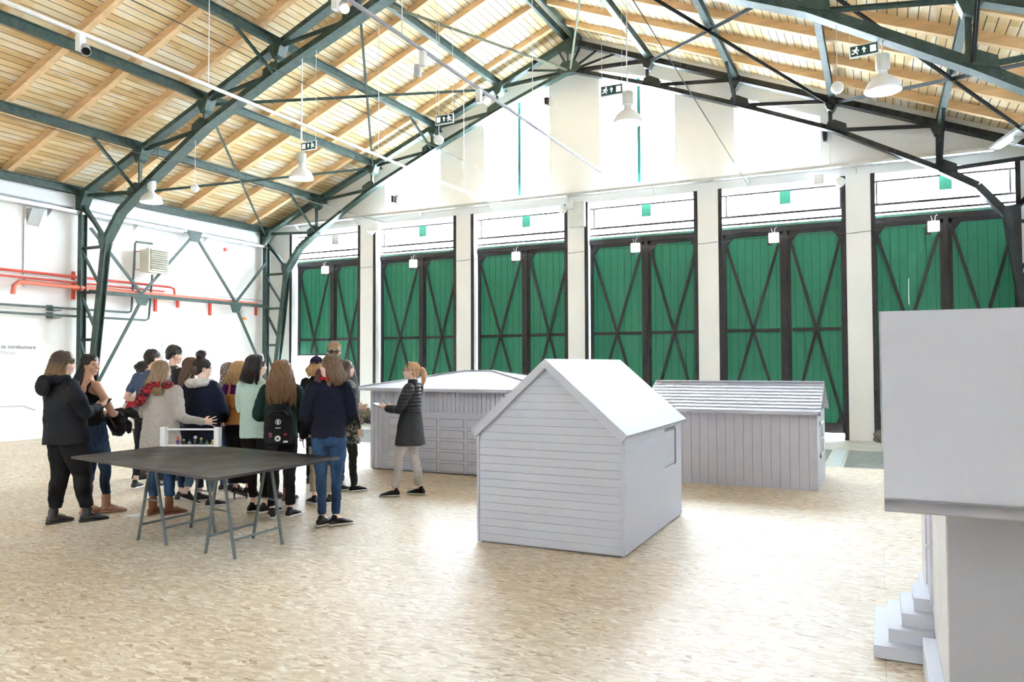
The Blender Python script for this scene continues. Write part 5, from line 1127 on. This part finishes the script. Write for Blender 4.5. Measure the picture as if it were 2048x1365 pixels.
# 7 brown hair woman behind
p = P_('person with long brown hair in profile between the grey cardigan and the navy parka', 377, 1003, 717, -70, SK3, head=rad(-5), lean=0.02, stance=[(0.09, 0.10, 0), (-0.09, -0.06, 0)])
HANG(p, 1); HANG(p, -1); p.body(); p.pants(DENIM('indigo', (0.018, 0.03, 0.07)), name='jeans', hem=0.16); p.top(cloth('dusty_blue', (0.06, 0.075, 0.13)), hem=0.88); p.shoes(blackshoe, wsole, big=1.1); p.hair(hairmat('brown', (0.075, 0.035, 0.018), (0.17, 0.085, 0.045)), 'long', 0.34, 0, seed=17)
# 8 bun, navy parka
p = P_('person with dark top bun, navy parka with white furry hood, light jeans', 402, 1014, 719, -38, SK3, head=rad(-40), nod=rad(-12), build=1.1, stance=[(0.11, 0.04, rad(-35)), (-0.17, -0.05, rad(-20), 0.07, 0.05)])
p.arm(1, (0.27, 0.02, 1.09), (0.14, 0.20, 0.98)); p.arm(-1, (-0.25, 0.02, 1.09), (-0.10, 0.22, 1.0)); p.body(); p.pants(DENIM('light', (0.13, 0.22, 0.33)), name='jeans', r=(0.10, 0.088, 0.066, 0.058, 0.048), hem=0.17)
p.top(navy, hem=0.70, name='parka', w=(.200, .182, .182, .178), dpt=(.155, .145, .14, .125), sl=(0.082, 0.074, 0.064, 0.048), fold=0.016)
sb = SB(); sb.cap([(v3(0.10, 0.03, 1.42), .04), (v3(0.115, -0.06, 1.42), .048), (v3(0.03, -0.13, 1.41), .055), (v3(-0.06, -0.13, 1.41), .055), (v3(-0.13, -0.05, 1.41), .048), (v3(-0.10, 0.03, 1.42), .04)]); fuse(p.S(sb), 'hood_lining', cloth('white_fur', (0.66, 0.65, 0.64), var=0.15), p.t, 0.009, 3, 0.014, (30, 30, 30), 3, 'white furry hood lining')
p.shoes(blackshoe, wsole); p.hair(hairmat('dark', (0.02, 0.012, 0.011), (0.05, 0.03, 0.024)), 'bun', seed=18)
# 9 headscarf
p = Person('person wearing a patterned grey and brown headscarf at the back of the group', *at_px(455, 983)[:2], 1.67, heading(460)+rad(-55), SK1, lean=0.0)
HANG(p, 1); HANG(p, -1); p.body(); p.pants(DENIM('blue2', (0.05, 0.10, 0.2)), name='jeans'); p.top(cloth('pale_blue', (0.5, 0.56, 0.62)), hem=0.86); p.shoes(blackshoe, wsole)
m, n, l, b = nodes_mat('cloth_scarf_print'); tc = n.new('ShaderNodeTexCoord'); vo = n.new('ShaderNodeTexVoronoi'); vo.inputs['Scale'].default_value = 22; l.new(tc.outputs['Object'], vo.inputs['Vector']); l.new(ramp(n, l, vo.outputs['Distance'], [(0.2, (0.45, 0.44, 0.42)), (0.45, (0.10, 0.05, 0.04)), (0.7, (0.25, 0.22, 0.2))]), b.inputs['Base Color']); b.inputs['Roughness'].default_value = 0.9
sb = SB(); sb.ell(p.H_((0, -0.025, 0.03)), (0.092, 0.105, 0.098), p.hrot); sb.ell(p.H_((0, -0.06, -0.03)), (0.09, 0.075, 0.12), p.hrot); sb.cap([(p.H_((0, -0.07, -0.08)), .07), (p.H_((0, -0.09, -0.2)), .075)]); fuse(p.S(sb), 'headscarf', MATS['cloth_scarf_print'], p.t, 0.009, 4, 0.008, seed=3)
# 10 blonde curly
p = P_('person with curly blonde hair and purple top, wearing the tan backpack', 478, 998, 724, -22, SK1, head=rad(-20), stance=[(0.10, 0.03, rad(-50), 0.06), (-0.05, 0.02, rad(-30), 0.06)])
p.arm(1, (0.23, 0.05, 1.10), (0.10, 0.22, 1.1)); p.arm(-1, (-0.22, 0.05, 1.10), (-0.1, 0.22, 1.1)); p.body(); p.pants(black, r=(0.10, 0.09, 0.078, 0.085, 0.10), hem=0.14); p.top(cloth('purple', (0.11, 0.012, 0.14)), hem=0.9)
p.shoes(mat('shoe_heel', (0.03, 0.015, 0.012), 0.35), None, kind='heeled_shoe', big=0.85); p.hair(hairmat('blonde', (0.36, 0.20, 0.08), (0.62, 0.40, 0.18)), 'curly', 0.20, 0.014, 1.12, seed=20)
mb = MB()
for k in (1, -1): c = v3(p.ank[k].x, p.ank[k].y-0.04, 0); mb.tube([c*p.s, (c+v3(0, 0.0, 0.08))*p.s], 0.006, 8, True, [0.006, 0.014])
mb.build('heels', MATS['shoe_heel'], p.t)
w10 = p
# 11 mint sweater
p = P_('person in fuzzy mint green sweater with curly black hair and a white headband', 512, 1026, 712, -22, SK1, head=rad(-45), nod=rad(-4), stance=[(0.10, 0.0, rad(-48)), (-0.04, 0.03, rad(-48))], build=1.02)
p.arm(1, (0.22, 0.07, 1.10), (0.08, 0.23, 1.12)); p.arm(-1, (-0.21, 0.08, 1.10), (-0.05, 0.24, 1.12)); p.body(); p.pants(black, hem=0.16)
p.top(cloth('mint', (0.50, 0.66, 0.60), var=0.06, scale=50), hem=0.80, w=(.175, .170, .172, .165), dpt=(.13, .125, .125, .115), fold=0.010); p.shoes(blackshoe, wsole, big=1.05)
p.hair(hairmat('black2', (0.010, 0.007, 0.007), (0.03, 0.02, 0.018)), 'curly', 0.22, 0.013, 1.08, seed=21)
MB().tube([p.H_((0.09*math.cos(t), 0.012+0.012*math.sin(t), 0.035+0.092*math.sin(t)))*p.s for t in np.linspace(0.1, 3.04, 14)], 0.008, 6).build('headband', mat('pearl_white', (0.8, 0.8, 0.82), 0.3), p.t, label='white beaded headband')
# 12 dark hair behind
p = Person('person with shoulder-length dark hair, face hidden behind the mint sweater wearer', *at_px(562, 1000)[:2], 1.70, heading(545)+rad(-40), SK1)
HANG(p, 1); HANG(p, -1); p.body(); p.pants(black); p.top(black, hem=0.86); p.shoes(mat('boot_oxblood', (0.12, 0.03, 0.025), 0.5), kind='boot', hi=0.05); p.hair(MATS['hair_black2'], 'bob', 0.22, 0, seed=22)
# 13 wavy hair with the backpack
p = P_('person with very long wavy light brown hair, dark green jacket and charcoal jeans', 561, 1036, 722, -6, SK3, head=rad(4), stance=[(0.10, 0.02, rad(-28)), (-0.085, 0.0, rad(12))])
p.arm(1, (0.245, 0.03, 1.09), (0.12, 0.20, 1.06)); p.arm(-1, (-0.245, 0.03, 1.09), (-0.12, 0.20, 1.06)); p.body(); p.pants(DENIM('charcoal', (0.022, 0.022, 0.026)), name='jeans', r=(0.094, 0.082, 0.062, 0.056, 0.050), hem=0.13)
p.top(cloth('dark_green', (0.012, 0.034, 0.030)), hem=0.84, name='jacket', w=(.180, .170, .178, .178), dpt=(.125, .125, .125, .12), sl=(0.082, 0.074, 0.064, 0.046), fold=0.014); p.shoes(blackshoe, wsole)
p.hair(hairmat('lightbrown', (0.13, 0.062, 0.028), (0.30, 0.165, 0.08)), 'wavy', 0.42, 0.011, 1.18, seed=23)
w13 = p
# 14 burgundy hair
p = P_('person with long burgundy hair, black top and beige trousers', 645, 1008, 738, 5, SK3, stance=[(0.10, 0.0, rad(-50)), (-0.10, 0.02, rad(20))])
HANG(p, 1); HANG(p, -1); p.body(); p.pants(cloth('beige', (0.42, 0.35, 0.27)), r=(0.098, 0.086, 0.068, 0.064, 0.058), hem=0.15); p.top(black, hem=0.72, name='black_coat', flare=0.05); p.shoes(blackshoe, wsole); p.hair(hairmat('burgundy', (0.055, 0.008, 0.010), (0.13, 0.02, 0.024)), 'long', 0.38, 0, 1.05, seed=24)
# 15 person in purple beanie / 16 tall blond
x, y, t_ = at_px(632, 966)
p = Person('person in dark purple knitted cap with blonde hair, behind the burgundy hair', x, y, 1.74, heading(636)+rad(-20), SK3)
HANG(p, 1); HANG(p, -1); p.body(); p.pants(black); p.top(black, hem=0.85); p.shoes(blackshoe); p.hair(MATS['hair_blonde'], 'bob', 0.16, 0, seed=25)
sb = SB(); sb.ell(p.H_((0, -0.028, 0.05)), (0.092, 0.106, 0.09), p.hrot); fuse(p.S(sb), 'knitted_cap', cloth('dark_purple', (0.03, 0.022, 0.05)), p.t, 0.008, 3)
x, y, t_ = at_px(667, 962)
p = Person('tallest person with short blond hair and dark glasses on the back of the head', x, y, height(664, 686, t_), heading(664)+rad(0), SK1, male=True)
HANG(p, 1); HANG(p, -1); p.body(); p.pants(black); p.top(cloth('grey_hoodie', (0.12, 0.12, 0.13)), hem=0.85); p.shoes(blackshoe); p.hair(hairmat('sandy', (0.28, 0.17, 0.09), (0.46, 0.30, 0.17)), 'short', seed=26)
mb = MB(); 
for k in (1, -1): mb.lathe([(0, 0), (0.026, 0), (0.026, 0.006), (0, 0.006)], p.H_((k*0.032, -0.122, -0.005))*p.s, 14, p.hrot @ Vector((k*0.25, -1, 0)))
mb.tube([p.H_(q)*p.s for q in ((0.09, 0.02, 0.0), (0.085, -0.07, 0.0), (0.045, -0.122, 0.0), (-0.045, -0.122, 0.0), (-0.085, -0.07, 0.0), (-0.09, 0.02, 0))], 0.005, 6); mb.build('sunglasses', M_blackp, p.t)
# 17 front woman navy sweater
p = P_('person in navy sweatshirt with red collar and blue skinny jeans, right of the table', 657, 1053, 712, 3, SK3, head=rad(58), nod=rad(-3), stance=[(0.07, 0.0, rad(-70)), (-0.06, 0.02, rad(-48))], vox=0.0075)
p.arm(1, (0.235, -0.01, 1.09), (0.15, 0.16, 1.0)); p.arm(-1, (-0.235, -0.01, 1.09), (-0.15, 0.16, 1.0)); p.body(); p.pants(DENIM('skinny', (0.036, 0.075, 0.16)), name='jeans', r=(0.096, 0.080, 0.056, 0.050, 0.042), hem=0.115, fold=0.009)
p.top(cloth('ink_navy', (0.010, 0.012, 0.026)), hem=0.87, name='sweatshirt', w=(.170, .165, .165, .160), dpt=(.125, .125, .125, .115), sl=(0.076, 0.066, 0.058, 0.042), fold=0.012)
sb = SB(); sb.cap([(v3(0.062, 0.03, 1.455), .016), (v3(0.068, -0.03, 1.455), .018), (v3(0, -0.078, 1.45), .020), (v3(-0.068, -0.03, 1.455), .018), (v3(-0.062, 0.03, 1.455), .016)]); fuse(p.S(sb), 'collar', cloth('red', (0.50, 0.012, 0.02)), p.t, 0.006, 3, label='red shirt collar')
p.shoes(blackshoe, wsole, big=1.0); p.hair(hairmat('chestnut', (0.10, 0.055, 0.03), (0.24, 0.145, 0.085)), 'wavy', 0.215, 0.006, 1.04, seed=27)
# 18 camo
p = P_('person in camouflage jacket with dark brown hair, half hidden behind the navy sweatshirt', 690, 984, 722, -60, SK1, head=rad(0), stance=[(0.09, 0.08, 0), (-0.09, -0.04, 0)])
HANG(p, 1); p.arm(-1, (-0.24, 0.03, 1.1), (-0.1, 0.22, 1.08)); p.body(); p.pants(cloth('olive_dark', (0.035, 0.035, 0.028)))
m, n, l, b = nodes_mat('cloth_camouflage'); tc = n.new('ShaderNodeTexCoord'); nz = n.new('ShaderNodeTexNoise'); nz.inputs['Scale'].default_value = 16; nz.inputs['Detail'].default_value = 1.5; l.new(tc.outputs['Object'], nz.inputs['Vector']); rr_ = ramp(n, l, nz.outputs['Fac'], [(0.0, (0.02, 0.02, 0.018)), (0.45, (0.12, 0.12, 0.09)), (0.54, (0.35, 0.34, 0.29)), (0.62, (0.05, 0.045, 0.04))]); rr_.node.color_ramp.interpolation = 'CONSTANT'; l.new(rr_, b.inputs['Base Color']); b.inputs['Roughness'].default_value = 0.85
p.top(m, hem=0.62, name='camouflage_jacket', w=(.20, .18, .18, .175), dpt=(.16, .15, .14, .12), flare=0.12, fold=0.012); p.shoes(blackshoe, wsole); p.hair(hairmat('brown3', (0.05, 0.03, 0.02), (0.13, 0.08, 0.05)), 'bob', 0.20, 0, seed=28)
# 19 woman on the right, notebook
p = P_('person standing apart with orange-blonde ponytail, glasses, black coat and light grey jeans', 819, 992, 726, 66, SK3, head=rad(14), nod=rad(3), lean=-0.04, build=0.98, stance=[(0.10, -0.10, rad(-4)), (-0.10, 0.16, rad(24))], vox=0.0065)
p.arm(-1, (-0.22, 0.04, 1.09), (-0.08, 0.27, 1.10), hd=(0.15, 1, 0.15), palm=(0.7, 0, 0.5), curl=0.8); p.arm(1, (0.22, 0.03, 1.09), (0.07, 0.27, 1.09), hd=(-0.3, 1, 0.2), palm=(-0.7, 0, 0.5), curl=0.8)
p.body(); p.pants(cloth('light_grey_denim', (0.50, 0.47, 0.46), var=0.1, scale=8), name='jeans', r=(0.098, 0.084, 0.064, 0.058, 0.054), hem=0.12)
m, n, l, b = nodes_mat('coat_ribbed'); tc = n.new('ShaderNodeTexCoord'); wv = n.new('ShaderNodeTexWave'); wv.bands_direction = 'Z'; wv.inputs['Scale'].default_value = 7.0; wv.inputs['Distortion'].default_value = 0.6; l.new(tc.outputs['Object'], wv.inputs['Vector'])
sp = n.new('ShaderNodeSeparateXYZ'); l.new(tc.outputs['Object'], sp.inputs[0]); mr = n.new('ShaderNodeMapRange'); mr.inputs[1].default_value = 1.02; mr.inputs[2].default_value = 1.08; l.new(sp.outputs['Z'], mr.inputs[0])
ml = n.new('ShaderNodeMath'); ml.operation = 'MULTIPLY'; l.new(wv.outputs['Fac'], ml.inputs[0]); l.new(mr.outputs[0], ml.inputs[1])
l.new(ramp(n, l, ml.outputs[0], [(0.2, (0.012, 0.012, 0.014)), (0.8, (0.022, 0.022, 0.025))]), b.inputs['Base Color']); b.inputs['Roughness'].default_value = 0.6
bp = n.new('ShaderNodeBump'); bp.inputs['Strength'].default_value = 0.4; bp.inputs['Distance'].default_value = 0.02; l.new(ml.outputs[0], bp.inputs['Height']); l.new(bp.outputs[0], b.inputs['Normal'])
p.top(m, hem=0.64, name='coat', w=(.165, .148, .160, .160), dpt=(.150, .130, .130, .115), sl=(0.074, 0.062, 0.054, 0.044), flare=0.32, fold=0.008, collar=0.03, neck=0.062)
p.shoes(blackshoe, wsole, big=1.05); p.hair(hairmat('strawberry', (0.52, 0.27, 0.13), (0.74, 0.47, 0.27)), 'ponytail', seed=29)
MB().tube([p.H_((0.088*math.cos(t), 0.03, 0.03+0.088*math.sin(t)))*p.s for t in np.linspace(0.1, 3.04, 14)], 0.005, 6).build('hairband', M_blackp, p.t)
mb = MB(); mb.tube([p.H_((0.02*math.cos(t), -0.125+0.0*t, 0.03+0.02*math.sin(t)))*p.s for t in np.linspace(0, 6.28, 12)], 0.007, 6); mb.build('hair_tie', M_blackp, p.t)
mb = MB()
for k in (1, -1):
    mb.tube([p.H_((k*0.030+0.019*math.cos(t), 0.092, 0.0+0.014*math.sin(t)))*p.s for t in np.linspace(0, 6.28, 14)], 0.0018, 5); mb.tube([p.H_((k*0.05, 0.090, 0.004))*p.s, p.H_((k*0.078, 0.0, 0.004))*p.s], 0.0018, 5)
mb.tube([p.H_((-0.011, 0.093, 0.003))*p.s, p.H_((0.011, 0.093, 0.003))*p.s], 0.0018, 5); mb.build('glasses', M_blackp, p.t)
w19 = p
# ------------------------------------------------------------------ things held and worn
def place(t, P, off, rz=0):
    t.location = P.t.matrix_world_ @ (Vector(off)*P.s) if False else Matrix.Rotation(P.t.rotation_euler.z, 4, 'Z') @ (Vector(off)*P.s)+P.t.location
    t.rotation_euler = (0, 0, P.t.rotation_euler.z+rz); return t
t = place(thing('smartphone', 'dark smartphone held in both hands by the leftmost person', 'phone'), w1, (0.0, 0.39, 1.16)); MB().obox((0, 0, 0), (0.036, 0, 0), (0, 0.05, 0.055), (0, -0.003, 0.003)).build('case', M_blackp, t, bevel=0.003); MB().obox((0, -0.0035, 0.0035), (0.032, 0, 0), (0, 0.045, 0.05), (0, -0.001, 0.001)).build('screen', mat('screen_glass', (0.03, 0.03, 0.04), 0.15), t)
t = place(thing('smartphone', 'pale smartphone held by the person with long black hair', 'phone'), w2, (0.02, 0.31, 1.10)); MB().obox((0, 0, 0), (0.034, 0, 0.01), (0, 0.03, 0.06), (0, -0.004, 0.003)).build('case', M_lamp, t, bevel=0.003); MB().obox((0, 0.006, -0.0), (0.012, 0, 0.003), (0, 0.006, 0.012), (0, -0.003, 0.003)).build('camera_lens', M_blackp, t)
t = place(thing('draped_jacket', 'black jacket draped over the forearm of the person with long black hair', 'jacket'), w2, (0.04, 0.17, 1.0))
sb = SB(); sb.loft([(v3(x, y, z), rx, ry, v3(1, 0, 0), v3(0, 1, 0)) for x, y, z, rx, ry in ((0.02, 0.0, 0.08, .10, .05), (0.03, 0.01, 0.04, .13, .07), (0.05, 0.02, -0.05, .14, .07), (0.05, 0.03, -0.12, .12, .06), (0.06, 0.03, -0.20, .07, .04))], 20); sb.cap([(v3(0.02, 0.03, 0.05), 0.06), (v3(0.10, 0.16, 0.06), 0.06), (v3(0.14, 0.26, 0.0), 0.055), (v3(0.16, 0.33, -0.08), 0.03)]); sb.cap([(v3(0.06, 0.06, 0.02), 0.05), (v3(0.1, 0.12, -0.08), 0.05), (v3(0.10, 0.14, -0.16), 0.03)])
fuse(sb, 'fabric', mat('satin_black', (0.012, 0.012, 0.014), 0.45, bump=0.1, bscale=30), t, 0.008, 3, 0.02, (14, 14, 10), 9)
t = place(thing('handbag', 'bright red soft handbag hanging at the back left of the group', 'bag'), w5, (-0.27, 0.10, 0.93)); t.location = (*at_px(264, 962)[:2], 0.93)
sb = SB(); sb.loft([(v3(0, 0, z), rx, ry, v3(0, 1, 0), v3(1, 0, 0)) for z, rx, ry in ((0, .12, .04), (0.03, .165, .06), (0.12, .16, .06), (0.22, .115, .04), (0.26, .09, .025))], 20); fuse(sb, 'pouch', mat('red_leather', (0.55, 0.02, 0.035), 0.5, var=0.1), t, 0.008, 3, 0.012, seed=2)
MB().tube([(0, -0.10, 0.24), (0, -0.07, 0.38), (0, 0, 0.42), (0, 0.07, 0.38), (0, 0.10, 0.24)], 0.008, 8).build('strap', MATS['red_leather'], t)
# black backpack with badges
t = place(thing('backpack', 'black backpack with round badges and a red heart patch on the back', 'backpack'), w13, (0.0, -0.205, 0.80))
M_bp = cloth('backpack_black', (0.012, 0.012, 0.013), scale=12)
sb = SB(); sb.loft([(v3(0, y, z), rx, ry, v3(1, 0, 0), v3(0, 1, 0)) for z, rx, ry, y in ((0.0, .125, .055, 0), (0.02, .145, .075, 0), (0.15, .15, .08, 0), (0.30, .145, .075, 0.0), (0.38, .12, .06, 0.01), (0.43, .07, .035, 0.02))], 24); fuse(sb, 'main_bag', M_bp, t, 0.008, 6, 0.008, (7, 7, 7), 5)
sb = SB(); sb.loft([(v3(0, -0.065, z), rx, ry, v3(1, 0, 0), v3(0, 1, 0)) for z, rx, ry in ((0.0, .11, .03), (0.02, .130, .045), (0.13, .130, .045), (0.165, .10, .03))], 24); fuse(sb, 'front_pocket', M_bp, t, 0.008, 4)
mb = MB()
for k in (1, -1): mb.tube([(k*0.07, 0.06, 0.38), (k*0.10, 0.12, 0.56), (k*0.13, 0.26, 0.54), (k*0.16, 0.30, 0.36), (k*0.15, 0.16, 0.12)], 0.016, 8)
mb.build('shoulder_straps', M_bp, t)
MB().tube([(-0.10, -0.072, 0.315), (-0.06, -0.082, 0.36), (0.06, -0.082, 0.36), (0.10, -0.072, 0.315)], 0.004, 6).build('zip', M_blackp, t)
BK = Vector((0, -1, 0)); wb1 = mat('badge_white', (0.7, 0.7, 0.7), 0.4)
def badge(name, x, z, r, label, y=-0.083):
    b_ = MB().lathe([(0, -0.002), (r, -0.002), (r, 0.003), (r*0.85, 0.0045), (r*0.85, 0.002), (0, 0.002)], (x, y, z), 24, BK).build(name, wb1, t, label=label); return b_
b_ = badge('badge', 0, 0.245, 0.030, 'round white-rimmed badge'); MB().lathe([(0, 0), (0.024, 0), (0.024, 0.004), (0, 0.004)], (0, -0.084, 0.245), 24, BK).build('disc', M_blackp, b_)
MB().lathe([(0, 0), (0.011, 0), (0.011, 0.003), (0, 0.003)], (0, -0.088, 0.253), 16, BK).box(-0.010, 0.010, -0.091, -0.088, 0.226, 0.246).build('figure', wb1, b_)
for i in range(5): MB().box(-0.028+i*0.012, -0.020+i*0.012, -0.0845, -0.081, 0.176, 0.188).build('letter_patch', wb1, t)
b_ = badge('badge', 0.0, 0.075, 0.030, 'round grey patterned badge', -0.112); MB().lathe([(0, 0), (0.012, 0), (0.012, 0.005), (0, 0.005)], (0, -0.113, 0.075), 16, BK).build('disc', M_blackp, b_)
hp = [(0.016*math.sin(a_)**3, 0.013*math.cos(a_)-0.005*math.cos(2*a_)-0.002*math.cos(3*a_)) for a_ in np.linspace(0, 6.28, 24, endpoint=False)]
MB().prism([(0.075+x, -0.112, 0.115+z) for x, z in hp], (0, 0.012, 0)).build('heart_patch', mat('heart_red', (0.7, 0.02, 0.04), 0.5), t, label='red heart patch')
MB().prism([(-0.095, -0.110, 0.135), (-0.055, -0.112, 0.135), (-0.062, -0.112, 0.09), (-0.078, -0.112, 0.082)], (0, 0.012, 0)).build('crest_patch', mat('patch_maroon', (0.25, 0.06, 0.09), 0.6), t, label='small maroon crest patch')
MB().box(0.055, 0.10, -0.110, -0.10, 0.03, 0.05).build('small_patch', wb1, t)
# tan backpack
t = place(thing('backpack', 'tan leather backpack worn by the person with curly blonde hair', 'backpack'), w10, (0.0, -0.20, 0.92))
M_tl = mat('tan_leather', (0.42, 0.17, 0.045), 0.5, var=0.15)
sb = SB(); sb.loft([(v3(0, 0, z), rx, ry, v3(1, 0, 0), v3(0, 1, 0)) for z, rx, ry in ((0.0, .135, .06), (0.02, .15, .075), (0.2, .14, .075), (0.32, .11, .055), (0.36, .07, .035))], 24); fuse(sb, 'main_bag', M_tl, t, 0.008, 4, 0.006)
sb = SB(); sb.loft([(v3(0, -0.03, z), rx, ry, v3(1, 0, 0), v3(0, 1, 0)) for z, rx, ry in ((0.19, .10, .055), (0.21, .128, .06), (0.33, .118, .05), (0.37, .07, .04))], 24); fuse(sb, 'flap', M_tl, t, 0.008, 3)
MB().box(-0.012, 0.012, -0.10, -0.08, 0.12, 0.24).build('buckle_strap', mat('tan_dark', (0.22, 0.08, 0.02), 0.5), t)
MB().tube([(-0.08, 0.05, 0.33), (-0.09, 0.12, 0.50), (-0.12, 0.26, 0.42)], 0.014, 8).tube([(0.08, 0.05, 0.33), (0.09, 0.12, 0.50), (0.12, 0.26, 0.42)], 0.014, 8).build('shoulder_straps', M_tl, t)
# notebook + phone of the ponytail woman
t = place(thing('notebook', 'green and white notebook with dark cover held by the person with the ponytail', 'notebook'), w19, (0.0, 0.40, 1.13))
MB().obox((0, 0, 0), (0.06, 0, 0), (0, 0.085, 0.03), (0, -0.002, 0.006)).build('pages', mat('page_white', (0.8, 0.85, 0.9), 0.6), t); MB().obox((0, 0.003, -0.009), (0.063, 0, 0), (0, 0.09, 0.032), (0, -0.001, 0.003)).build('cover', mat('cover_navy', (0.02, 0.03, 0.06), 0.4), t)
MB().tube([(0.02, -0.06, 0.02), (0.03, -0.02, 0.075)], 0.004, 6).build('pen', mat('pen_green', (0.05, 0.4, 0.15), 0.4), t)
# lanyard dangling
